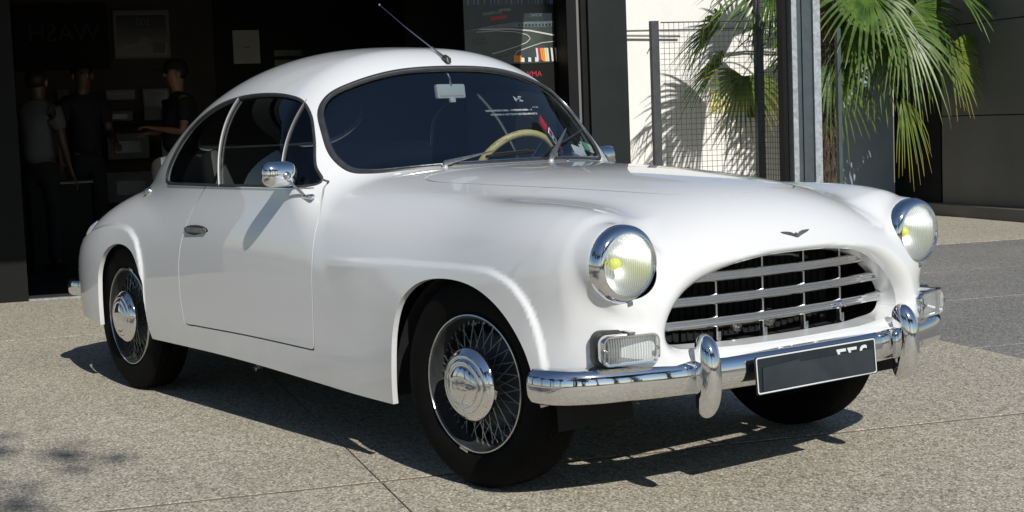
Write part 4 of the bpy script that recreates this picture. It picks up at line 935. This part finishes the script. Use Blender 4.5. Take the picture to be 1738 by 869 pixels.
# far panel right of the column
f2 = root('wire_fence', -8.4, 5.15, 0, 'short wire mesh panel right of the galvanised column behind the palm trunk', 'fence')
bm = NB(); bx(bm, -.02, .02, .245, .285, 0, 1.9, .003); ob('post', bm, 'beam_dark', f2)
for k in range(5): c = vw.copy(); COL.objects.link(c); c.parent = f2; c.location = (0, .03 + .05 * k, 0); c.scale = (1, 1, .95)
bm = NB(); tube(bm, [(.004, 0, 0), (.004, .25, 0)], .0021, 5, cap=False); hw3 = ob('wire', bm, 'wire', f2); hw3.location = (0, 0, .05)
for k in range(1, 37): c = hw3.copy(); COL.objects.link(c); c.parent = f2; c.location = (0, 0, .05 + .05 * k)
# ---- galvanised column
cb_ = root('steel_column', -7.6, 4.57, 0, 'tall galvanised steel H column with dark blue web between the fence and palm', 'column')
bm = NB(); bx(bm, -.13, .10, -.09, .10, 0, 2.4); ob('web', bm, 'beam_dark', cb_)
for b0, b1 in ((-.125, -.075), (.085, .155)):
    bm = NB(); bx(bm, -.14, .13, b0, b1, 0, 2.4, .004)
    ob('flange', bm, 'galv', cb_)
bm = NB(); bx(bm, -.10, .12, -.02, -.005, 0, 2.39); ob('web_rib', bm, 'beam_dark', cb_)
bm = NB(); bx(bm, -.06, .04, -.175, -.128, 0, 2.38, .003); ob('side_channel', bm, 'black', cb_)

# ---- palm
palm = root('fan_palm', -9.0, 5.62, 0, 'fan palm with drooping green and yellowing fronds beside the galvanised column', 'palm')
bm = NB(); pr = []
for k in range(31):
    z = k * .08; pr.append((.105 + .012 * math.sin(k * 2.1) + (.03 if k > 22 else 0), z))
lathe(bm, [(0, 0)] + pr + [(0, 2.44)], 18)
for v in bm.verts: v.co.x += random.uniform(-.008, .008); v.co.y += random.uniform(-.008, .008)
tr_ = bm_obj('trunk', bm, 'bark', palm)
bm = NB()
for _ in range(1500):
    z = random.uniform(.1, 2.4); q = random.uniform(0, 2*math.pi); r = .108 + random.uniform(-.004, .012); L = random.uniform(.04, .11); w = random.uniform(.003, .008)
    c = Vector((r * math.cos(q), r * math.sin(q), z)); t = Vector((-math.sin(q), math.cos(q), 0)) * w; d = Vector((math.cos(q) * .035, math.sin(q) * .035, -L)) + t * random.uniform(-4, 4)
    a = [bm.verts.new(c - t), bm.verts.new(c + t), bm.verts.new(c + d)]; bm.faces.new(a)
fb = bm_obj('trunk_fibre', bm, 'bark', tr_, False); fb['kind'] = 'stuff'
def frond(hub, d, nrm, rad, nl, spread, droop, mat, seed, crown=(0, 0, 2.42)):
    """fan leaf: hub and crown in the palm's frame, d = main direction, nrm = normal of the fan"""
    rg = random.Random(seed); d = Vector(d).normalized(); nrm = Vector(nrm); nrm = (nrm - d * nrm.dot(d)).normalized(); s = d.cross(nrm)
    bm = NB(); al = bm.verts.layers.float.new('along'); hub = Vector(hub)
    for k in range(nl):
        a = spread * (2 * (k + .5) / nl - 1); L = rad * (1 - .22 * abs(a / spread)**2) * rg.uniform(.90, 1.05)
        cup = .20 * (1 - math.cos(a)); dr = d * math.cos(a) + s * math.sin(a) + nrm * (cup + rg.uniform(-.03, .03)); dr.normalize()
        side = dr.cross(nrm).normalized(); up = side.cross(dr); wmax = rad * math.sin(spread / nl) * .52 * rg.uniform(.8, 1.12); dp = droop * rg.uniform(.6, 1.5); split = .28; prev = None
        kink = rg.uniform(.55, .9) if rg.random() < .22 else 2
        for j in range(8):
            t = j / 7; w = wmax * (t / split if t < split else (1 - (t - split) / (1 - split))**.75) + .0012
            p = hub + dr * (L * t); sag = dp * rad * max(0, t - .3)**2 * 1.6
            if t > kink: sag += (t - kink) * L * .9; p -= dr * (t - kink) * L * .5
            p.z -= sag
            f = up * (w * .45) * (1 if t < .95 else 0)
            row = [bm.verts.new(p - side * w + f), bm.verts.new(p), bm.verts.new(p + side * w + f)]
            for v in row: v[al] = t
            if prev:
                bm.faces.new((prev[0], prev[1], row[1], row[0])); bm.faces.new((prev[1], prev[2], row[2], row[1]))
            prev = row
    return bm, hub
def add_frond(px_b, z, a, db, dz, da, rad, mat, seed, spread=1.75, droop=.35, nl=27, n=None):
    hub = Vector((a + 9.0, px_b - 5.62, z)); nrm = n or (1, 0, .25)
    bm, h = frond(hub, (da, db, dz), nrm, rad, nl, spread, droop, mat, seed)
    me = bpy.data.meshes.new('frond'); bm.to_mesh(me); bm.free(); me.materials.append(MAT[mat]); o = bpy.data.objects.new('frond', me); COL.objects.link(o); o.parent = palm
    c = Vector((random.uniform(-.04, .04), random.uniform(-.05, .05), 2.38)); m = c.lerp(h, .5) + Vector((0, 0, .12 + .1 * random.random())); 
    P = [c * (1-t)**2 + m * 2*t*(1-t) + h * t*t for t in [i / 10 for i in range(11)]]
    bm = NB(); tube(bm, P, [.010 - .0055 * i / 10 for i in range(11)], 6); bm_obj('petiole', bm, 'leaf_green', o)
def F_(px, py, dx, dy, rpx, a, mat='leaf_green', da=.25, **k):
    # shorthand: picture-like units of 6 mm measured on the palm's own plane
    b = 4.49 + (px - 1225) * .00654; z = 1.136 + (206 - .0378 * (px - 869) - py) * .00584
    add_frond(b, z, a, dx, -dy, da, rpx * .0056, mat, int(px * 7 + py), **k)
F_(1237, 133, -.25, 1, 98, -8.72, 'leaf_yellow', da=.35, spread=1.75, nl=29)
F_(1225, 50, -1, .30, 108, -9.05, da=.1, n=(-.97, -.6, 1.3), spread=1.5); F_(1236, 108, -1, .45, 112, -9.15, da=.2, n=(-.96, -.79, 1.32), spread=1.45)
F_(1302, -28, -1, .38, 170, -8.70, da=.3, n=(.5, 0, .9), spread=1.1); F_(1330, -30, -.3, 1, 105, -9.25, da=0, spread=1.1)
F_(1434, -8, -.55, .8, 132, -8.55, da=.5, n=(.9, 0, .6)); F_(1455, 62, -.25, 1, 108, -8.80, da=.3, droop=.6); F_(1492, 42, .55, .85, 150, -8.62, da=.4, n=(.8, 0, .6), spread=1.3); F_(1385, 112, .25, 1, 118, -8.80, da=.2, spread=1.5)
F_(1578, -22, 1, .18, 150, -8.75, da=.25, n=(.5, 0, .9), spread=1.3); F_(1556, 22, .8, .6, 105, -9.1, da=.1); F_(1572, 88, 1, .45, 108, -8.62, 'leaf_yellow', da=.2, spread=1.2); F_(1560, 70, .25, 1, 92, -9.15, da=0, droop=.6)
F_(1500, 168, .28, 1, 92, -8.72, 'leaf_yellow', da=.15, spread=.62, nl=14, droop=.7); F_(1500, -22, .25, 1, 128, -9.3, da=-.1); F_(1422, -12, .35, .95, 135, -9.4, da=-.2); F_(1530, 40, -.2, 1, 110, -8.9, da=.1, droop=.6)
F_(1400, 60, -.6, .9, 110, -9.3, da=-.1); F_(1470, -15, 0, 1, 130, -9.0, da=.2); F_(1535, 10, .9, .8, 120, -8.85, da=.2, spread=1.3); F_(1380, 20, .3, 1, 120, -9.2); F_(1445, 20, .5, .8, 100, -9.5, da=-.5)
F_(1350, -110, -.5, -.8, 130, -9.0, da=.2); F_(1440, -120, .3, -1, 130, -8.8, da=.3); F_(1520, -90, 1, -.5, 130, -9.1)

# ---- things inside the garage
def flat(name, a, b0, b1, z0, z1, mat, label, cat, th=.02, group=None):
    r = root(name, a, (b0 + b1) / 2, z0, label, cat, group); bm = NB(); w = (b1 - b0) / 2; bx(bm, -th, 0, -w, w, 0, z1 - z0); ob('board', bm, mat, r); return r, w, z1 - z0
TM_ = Matrix(((0, 0, 1, 0), (1, 0, 0, 0), (0, 1, 0, 0), (0, 0, 0, 1)))       # text plane: x->b, y->z, normal ->a
def lett(s, size, b, z, par, mat, off=.002, sx=1.): return ob('lettering', text_bm(s, size, Matrix.Translation((off, b, z)) @ TM_, .001, True, 'CENTER', sx), mat, par)
r, w, h = flat('wash_sign', -11.28, -2.06, -1.16, 1.81, 2.45, 'black', 'black board with large faint mirrored letters on the back wall of the garage', 'sign'); lett('WASH', .24, .02, .36, r, 'brown_wall'); lett('- line -', .06, -.28, .17, r, 'brown_wall')
r, w, h = flat('framed_poster', -11.28, -1.11, -.56, 1.91, 2.39, 'frame_grey', 'grey-framed dark poster with mirrored numerals on the back wall', 'poster')
bm = NB(); bx(bm, 0, .003, -w + .03, w - .03, .03, h - .05); ob('poster_sheet', bm, 'poster_dark', r); lett('300', .10, .02, .36, r, 'carton', .004); 
bm = NB(); bx(bm, .003, .005, .10, .22, .05, .16); ob('printed_box', bm, 'carton', r); bm = NB(); prism(bm, [(-.22, .12), (-.05, .16), (.02, .22), (.12, .17), (.05, .14), (-.1, .11)], Matrix.Translation((.0035, 0, 0)) @ TM_, .001); ob('printed_shape', bm, 'poster_mid', r)
r, w, h = flat('notice_sheet', -11.26, .07, .34, 1.83, 2.17, 'paper', 'pale paper sheet pinned on the dark board above the roof of the coupe', 'notice'); lett('~', .14, 0, .17, r, 'frame_grey', .002)
r, w, h = flat('dark_display_board', -11.30, -.11, 1.99, .2, 2.9, 'black', 'black display board behind the pale sheet on the back wall', 'board')
for k in range(5):
    bm = NB(); bx(bm, 0, .01, -.45 + .0, -.15, 1.30 + .10 * k, 1.36 + .10 * k); ob('faint_line', bm, 'poster_dark', r)
for nm, b0, b1, z0, z1, mt, lb in (('small_card', -1.84, -1.70, 1.40, 1.48, 'carton', 'lower left of the three small grey cards on the left back wall'), ('small_card', -1.69, -1.56, 1.40, 1.49, 'carton', 'lower right of the three small grey cards on the left back wall'), ('small_card', -1.69, -1.58, 1.51, 1.62, 'carton', 'upper one of the three small grey cards on the left back wall')):
    flat(nm, -11.25, b0, b1, z0, z1, mt, lb, 'card', .01, 'small grey cards')
r, w, h = flat('poster_strip', -11.25, -1.22, -.94, 1.50, 1.60, 'frame_grey', 'narrow grey printed strip above the shelf cartons', 'poster', .01); lett('INFORMATION', .035, 0, .05, r, 'poster_dark')
r, w, h = flat('framed_plate', -11.25, -.86, -.60, 1.39, 1.60, 'frame_grey', 'small grey-framed dark plate just left of the capped person', 'picture'); bm = NB(); bx(bm, 0, .003, -w + .02, w - .02, .02, h - .02); ob('dark_sheet', bm, 'poster_dark', r); lett('RACING', .045, 0, .15, r, 'carton', .004)
# shelf unit with cartons
sh = root('shelf_unit', -10.9, -1.0, 0, 'dark shelf unit along the back wall of the garage', 'shelf')
for z in (.45, .88, 1.25):
    bm = NB(); bx(bm, -.35, .0, -.35, .55, z, z + .03, .003); ob('shelf_board', bm, 'black', sh)
for b in (-.35, .53):
    bm = NB(); bx(bm, -.35, .0, b, b + .03, 0, 1.25); ob('upright', bm, 'black', sh)
def carton(a, b, z, w, d, h, label, mat='carton'):
    r = root('carton', a, b, z, label, 'box', 'cartons on the garage shelf'); bm = NB(); bx(bm, -d, 0, -w/2, w/2, 0, h, .004); ob('box_body', bm, mat, r); bm = NB(); bx(bm, .0, .002, -w*.3, w*.3, h*.25, h*.7); ob('printed_panel', bm, 'poster_dark', r)
carton(-10.93, -1.05, .91, .40, .25, .25, 'widest grey carton with dark panel on the middle shelf'); carton(-10.93, -1.12, 1.281, .26, .2, .10, 'low grey carton on the top shelf, left'); carton(-10.93, -.80, 1.281, .16, .2, .13, 'small grey carton on the top shelf, right'); carton(-10.93, -1.05, .481, .46, .28, .30, 'lowest grey carton near the bottom of the shelf unit'); carton(-10.93, -.62, .911, .22, .2, .18, 'dark small carton on the middle shelf beside the widest one', 'poster_mid')
tb = root('counter', -8.95, -1.75, 0, 'dark counter with a pale top edge between the standing visitors', 'counter'); bm = NB(); bx(bm, -.5, 0, -.25, .25, 0, .74); ob('counter_body', bm, 'black', tb); bm = NB(); bx(bm, -.52, .02, -.10, .27, .745, .765, .004); ob('counter_top', bm, 'frame_grey', tb)
# circuit poster
cp = root('circuit_poster', -6.86, 1.60, 1.01, 'large glossy poster of a race track bend inside the garage right of the roof', 'poster')
bm = NB(); bx(bm, -.03, 0, -.37, .55, .72, 1.6); ob('poster_sheet', bm, 'poster_green', cp)
def ink(name, mat, poly, k=1):
    bm = NB(); prism(bm, poly, Matrix.Translation((.0008 * k, 0, 0)) @ TM_, .0006); ob(name, bm, mat, cp)
def band(path, w0, w1):
    P = [Vector((x, y)) for x, y in path]; L = []; Rr = []; n = len(P)
    for i in range(n):
        t = (P[min(i+1, n-1)] - P[max(i-1, 0)]).normalized(); q = Vector((-t.y, t.x)) * (w0 + (w1 - w0) * i / (n - 1)); L.append(tuple(P[i] + q)); Rr.append(tuple(P[i] - q))
    return L + Rr[::-1]
# sky with trees, stands, boards, track edge lines, kerb and cars: coordinates are (b, z) on the sheet
ink('printed_sky', 'poster_blue', [(-.34, 1.30), (.55, 1.30), (.55, 1.60), (-.34, 1.60)])
rg = random.Random(3)
for k in range(26):
    x = -.34 + k * .034 + rg.uniform(-.01, .01); hh = rg.uniform(.10, .22); w_ = rg.uniform(.008, .018); ink('printed_tree', 'poster_dark', [(x - w_, 1.27), (x + w_, 1.27), (x + w_ * .4, 1.27 + hh), (x - w_ * .4, 1.27 + hh)], 2)
ink('printed_bank', 'poster_dark', [(-.36, 1.06), (.55, 1.14), (.55, 1.29), (-.36, 1.29)], 3)
ink('printed_board', 'poster_mid', [(-.18, 1.195), (.02, 1.215), (.02, 1.24), (-.18, 1.222)], 4); ink('printed_board', 'red_print', [(-.1, 1.15), (.06, 1.165), (.06, 1.192), (-.1, 1.18)], 4)
ink('printed_verge', 'poster_mid', [(-.36, 1.045), (-.1, 1.095), (.15, 1.125), (.55, 1.13), (.55, 1.075), (.1, 1.075), (-.2, 1.06), (-.36, 1.04)], 4)
bend = [(-.25, 1.035), (-.05, 1.045), (.15, 1.03), (.27, 1.0), (.30, .965), (.26, .925), (.15, .885), (0, .845), (-.1, .82)]
bend = [tuple(q) for q in resample([(a, b, 0) for a, b in bend], .02, False, 0)[:, :2]]
ink('printed_line', 'paper', band(bend, .003, .004), 5); ink('printed_line', 'paper', band([(-.22, 1.06), (.1, 1.06), (.3, 1.04), (.55, .99)], .005, .008), 5); ink('printed_line', 'paper', band([(.55, .93), (.42, .92), (.30, .885), (.16, .84), (.13, .80), (.17, .77)], .003, .004), 5)
for k in range(11): ink('printed_spectator', 'poster_dark', [(.18 + .035*k, 1.082), (.20 + .035*k, 1.082), (.20 + .035*k, 1.105), (.18 + .035*k, 1.105)], 6)
ink('printed_hoarding', 'amber', [(.12, .735), (.20, .735), (.20, .80), (.12, .80)], 6)
for k, mt in enumerate(('white_print', 'poster_dark', 'white_print', 'plate_grey', 'white_print')): ink('printed_hoarding', mt, [(.20 + .035*k, .735), (.23 + .035*k, .735), (.23 + .035*k, .775), (.20 + .035*k, .78)], 6)
for k, mt in enumerate(('white_print', 'red_print', 'amber', 'amber', 'cream', 'white_print', 'poster_dark', 'white_print', 'poster_dark', 'white_print')): ink('printed_stripe', mt, [(.36 + .022*k, .735 if k > 2 else .76), (.38 + .022*k, .735), (.37 + .022*k, .865), (.35 + .022*k, .87)], 7)
for s_, sz, x, y, mt in (('VERDON', .030, .05, 1.245, 'paper'), ('Vaisseau', .04, -.22, .965, 'poster_mid'), ('le NUANCE', .03, -.20, .925, 'poster_mid'), ('CIRCUIT', .045, -.02, .79, 'poster_mid'), ('SONIC', .045, .36, 1.19, 'poster_mid'), ('24H', .08, .40, 1.52, 'paper')): lett(s_, sz, x, y, cp, mt, .006)
lp = root('lower_panel', -6.85, 1.60, 0, 'plain dark panel with red mirrored letters under the circuit poster', 'panel'); bm = NB(); bx(bm, -.03, 0, -.30, .44, 0, 1.582); ob('board', bm, 'black', lp); lett('AMV', .06, .26, 1.50, lp, 'red_print', .002); cp.scale = (.8, .8, .8)

# ---- people in the garage
def skin_obj(name, verts, edges, radii, mat, parent, sub=2):
    me = bpy.data.meshes.new(name); me.from_pydata(verts, edges, []); o = bpy.data.objects.new(name, me); COL.objects.link(o)
    md = o.modifiers.new('skin', 'SKIN'); md.use_smooth_shade = True; md.branch_smoothing = .6
    if not me.skin_vertices:
        bm = bmesh.new(); bm.from_mesh(me); bm.verts.layers.skin.verify(); bm.to_mesh(me); bm.free()
    for i, r in enumerate(radii): me.skin_vertices[0].data[i].radius = r if isinstance(r, tuple) else (r, r)
    me.skin_vertices[0].data[0].use_root = True
    sb = o.modifiers.new('sub', 'SUBSURF'); sb.levels = sub; sb.render_levels = sub
    bpy.context.view_layer.update(); me2 = bpy.data.meshes.new_from_object(o.evaluated_get(bpy.context.evaluated_depsgraph_get()))
    bpy.data.objects.remove(o); bpy.data.meshes.remove(me)
    for f in me2.polygons: f.use_smooth = True
    me2.materials.clear(); me2.materials.append(MAT[mat]); me2.name = name; ob2 = bpy.data.objects.new(name, me2); COL.objects.link(ob2); ob2.parent = parent; return ob2
def person(a, b, face, label, top, legs, arms, cap=False, hgt=1.75):
    """stands at (a, b); face = heading in the building frame (degrees, 0 = out of the garage); arms = elbow and hand for left/right in own frame (x forward, y left)"""
    p = root('person', a, b, 0, label, 'person'); p.rotation_euler[2] = ROT + R(face); k = hgt / 1.75; p.scale = (k, k, k)
    V = [(0, 0, .93), (0, 0, 1.10), (.0, 0, 1.28), (.0, 0, 1.42), (.01, 0, 1.49), (.025, 0, 1.55), (.035, 0, 1.625), (.025, 0, 1.70)]
    Rr = [(.13, .085), (.115, .08), (.125, .085), (.10, .07), (.058, .058), (.066, .074), (.080, .096), (.060, .072)]; Ed = [(i, i+1) for i in range(7)]
    def add(v, r, frm): V.append(v); Rr.append(r); Ed.append((frm, len(V) - 1)); return len(V) - 1
    for s in (1, -1):
        h_ = add((0, s*.09, .88), .088, 0); kn = add((.015, s*.10, .50), .058, h_); an = add((-.01, s*.10, .10), .038, kn); add((.13, s*.11, .035), (.04, .03), an)
        (ex, ey, ez), (hx, hy, hz) = arms[0 if s > 0 else 1]
        sh_ = add((0, s*.165, 1.40), .058, 3); el = add((ex, ey, ez), .040, sh_); wr = add((hx, hy, hz), .026, el)
        d = (Vector((hx, hy, hz)) - Vector((ex, ey, ez))).normalized(); sd = Vector((0, 0, 1)).cross(d); sd = sd.normalized() if sd.length > .2 else Vector((1, 0, 0)); pa = Vector((hx, hy, hz)) + d * .06; pi_ = add(tuple(pa), (.036, .018), wr)
        for q, (off, ln) in enumerate(((-.027, .075), (-.009, .088), (.009, .083), (.027, .065))):
            f1 = add(tuple(pa + d * .035 + sd * off), .009, pi_); f2_ = add(tuple(pa + d * (.035 + ln * .55) + sd * off - Vector((0, 0, .012))), .008, f1); add(tuple(pa + d * (.03 + ln * .85) + sd * off - Vector((0, 0, .035))), .007, f2_)
        t1 = add(tuple(Vector((hx, hy, hz)) + d * .03 + sd * -.04 * s), .010, wr); add(tuple(Vector((hx, hy, hz)) + d * .07 + sd * -.055 * s), .008, t1)
    skin_obj('body', V, Ed, Rr, 'skin' if cap else 'skin_dim', p)
    # face: nose, ears, eyes, mouth
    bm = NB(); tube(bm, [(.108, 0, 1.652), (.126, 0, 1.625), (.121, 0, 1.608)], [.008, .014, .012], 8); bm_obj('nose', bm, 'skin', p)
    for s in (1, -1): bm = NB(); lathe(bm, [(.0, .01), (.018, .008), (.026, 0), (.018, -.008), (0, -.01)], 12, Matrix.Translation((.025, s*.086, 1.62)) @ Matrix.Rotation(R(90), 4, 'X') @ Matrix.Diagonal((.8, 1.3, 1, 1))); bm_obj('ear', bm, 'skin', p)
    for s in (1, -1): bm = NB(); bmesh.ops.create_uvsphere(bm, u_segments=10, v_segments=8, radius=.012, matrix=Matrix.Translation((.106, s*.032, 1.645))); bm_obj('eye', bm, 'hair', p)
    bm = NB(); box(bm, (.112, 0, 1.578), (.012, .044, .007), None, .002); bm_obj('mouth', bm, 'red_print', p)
    # shirt and trousers
    SV = [(0, 0, .90), (0, 0, 1.10), (0, 0, 1.28), (0, 0, 1.43), (0, 0, 1.485)]; SR = [(.20, .145), (.19, .14), (.205, .145), (.19, .135), (.085, .08)]; SE = [(0, 1), (1, 2), (2, 3), (3, 4)]
    for s in (1, -1):
        (ex, ey, ez), _h = arms[0 if s > 0 else 1]; SV.append((0, s*.160, 1.415)); SR.append(.088); SE.append((3, len(SV)-1)); S = Vector((0, s*.165, 1.40)); E_ = Vector((ex, ey, ez)); q = S.lerp(E_, .75); SV.append(tuple(q)); SR.append(.062); SE.append((len(SV)-2, len(SV)-1))
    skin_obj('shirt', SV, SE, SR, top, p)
    LV = [(0, 0, 1.0), (0, 0, .92)]; LR = [(.175, .125), (.18, .13)]; LE = [(0, 1)]
    for s in (1, -1):
        n0 = len(LV); LV += [(0, s*.09, .84), (.015, s*.10, .50), (-.01, s*.10, .08)]; LR += [.10, .072, .06]; LE += [(1, n0), (n0, n0+1), (n0+1, n0+2)]
    skin_obj('trousers', LV, LE, LR, legs, p)
    for s in (1, -1): bm = NB(); box(bm, (.05, s*.11, .04), (.28, .10, .08), None, .03); bm_obj('shoe', bm, 'black', p)
    if cap:
        bm = NB(); lathe(bm, [(.102, 0), (.104, .03), (.094, .065), (.06, .092), (0, .10)], 24, Matrix.Translation((.022, 0, 1.665))); box(bm, (.140, 0, 1.672), (.10, .12, .010), None, .004); bm_obj('cap', bm, 'cloth_black', p)
        bm = NB()
        for s in (1, -1): box(bm, (.120, s*.034, 1.645), (.008, .048, .032), None, .003)
        bm_obj('sunglasses', bm, 'black', p)
    bm = NB(); bmesh.ops.create_uvsphere(bm, u_segments=18, v_segments=12, radius=1, matrix=Matrix.Translation((.008, 0, 1.655)) @ Matrix.Diagonal((.100, .090, .090, 1)))
    bmesh.ops.delete(bm, geom=[v for v in bm.verts if v.co.z < 1.57 or (v.co.x > .055 and v.co.z < 1.70)], context='VERTS'); bm_obj('hair', bm, 'hair', p); return p
fold = (((.05, .22, 1.12), (.25, .08, 1.16)), ((.05, -.22, 1.12), (.26, -.06, 1.12)))
hang = (((-.03, .23, 1.13), (.05, .25, .88)), ((-.03, -.23, 1.13), (.05, -.25, .88)))
bend_ = (((.0, .23, 1.13), (.22, .18, 1.05)), ((-.03, -.23, 1.13), (.05, -.25, .88)))
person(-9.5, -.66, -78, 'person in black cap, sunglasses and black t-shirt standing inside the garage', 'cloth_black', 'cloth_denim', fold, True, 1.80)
person(-9.0, -1.90, 150, 'person in a white shirt, its colour dimmed, with back turned at the left of the garage', 'cloth_white', 'cloth_black', hang, False, 1.74)
person(-9.7, -1.50, 20, 'person in all dark clothes standing beside the white-shirted visitor', 'cloth_black', 'cloth_black', bend_, False, 1.82)

# ---- trees across the yard: they stand behind the photographer and show in the chrome
def tree(x, y, hgt, cr, label, seed, n=2600, mesh=None):
    t = tag(empty('umbrella_pine', (x, y, 0)), label, 'tree', 'umbrella pines across the yard'); rg = np.random.default_rng(seed)
    if mesh:
        for m_, nm in zip(mesh, ('trunk', 'crown')): o = bpy.data.objects.new(nm, m_); COL.objects.link(o); o.parent = t; 
        t.scale = (hgt / 8,)*3; t.rotation_euler[2] = seed; return t
    bm = NB(); tube(bm, [(0, 0, 0), (.1, 0, 2), (.0, .1, 4), (.15, 0, hgt * .75)], [.26, .2, .16, .09], 10)
    for k in range(7):
        q = k * .9 + .3; tube(bm, [(.05, .05, hgt * (.48 + .03 * k)), (cr * .4 * math.cos(q), cr * .4 * math.sin(q), hgt * (.62 + .02 * k)), (cr * .8 * math.cos(q), cr * .8 * math.sin(q), hgt * (.78 + .015 * k))], [.08, .05, .02], 7)
    tr = bm_obj('trunk', bm, 'bark', t); bm = NB()
    cl = [(rg.normal(0, .42, 2) * cr, rg.uniform(.70, .98) * hgt, rg.uniform(.35, .8)) for _ in range(34)]
    for _ in range(n):
        (cx, cy), cz, cr_ = cl[rg.integers(len(cl))]; d = rg.normal(0, 1, 3); d = d / np.linalg.norm(d) * cr_ * rg.uniform(.5, 1) ** .5 * np.array([1, 1, .55]); c = Vector((cx + d[0], cy + d[1], cz + d[2]))
        u = Vector(rg.normal(0, 1, 3)).normalized(); v = u.orthogonal().normalized(); s_ = rg.uniform(.06, .14); bm.faces.new([bm.verts.new(c + u * s_), bm.verts.new(c + v * s_ * .6), bm.verts.new(c - u * s_), bm.verts.new(c - v * s_ * .6)])
    co = bm_obj('crown', bm, 'leaf_tree', t, False); return tr.data, co.data
mt_ = tree(21, -9, 8, 3.0, 'umbrella pine across the yard, reflected in the chrome', 1, 5000)
for i, (a, b, h) in enumerate(((21, -2, 7), (24, 3, 8.5), (22, 9, 7.5), (25, 15, 9), (19, -14, 8), (12, -19, 8.5), (4, -21, 7.5), (-4, -20, 8.5), (-12, -21, 9), (16, -20, 8), (28, -7, 9.5), (30, 10, 10))):
    q = W(a, b); tree(q.x, q.y, h * 1.5, 3, 'umbrella pine across the yard, reflected in the chrome', i + 2, mesh=mt_)

nt = tree(8.4, -5.35, 8.6, 2.1, 'umbrella pine across the yard, reflected in the chrome', 77, 1500)
for o_ in scene.objects:
    if o_.name.startswith('umbrella_pine') and abs(o_.location.x - 8.4) < .01: o_['label'] = 'nearer pine whose crown throws the soft leaf shade at lower left'; del o_['group']
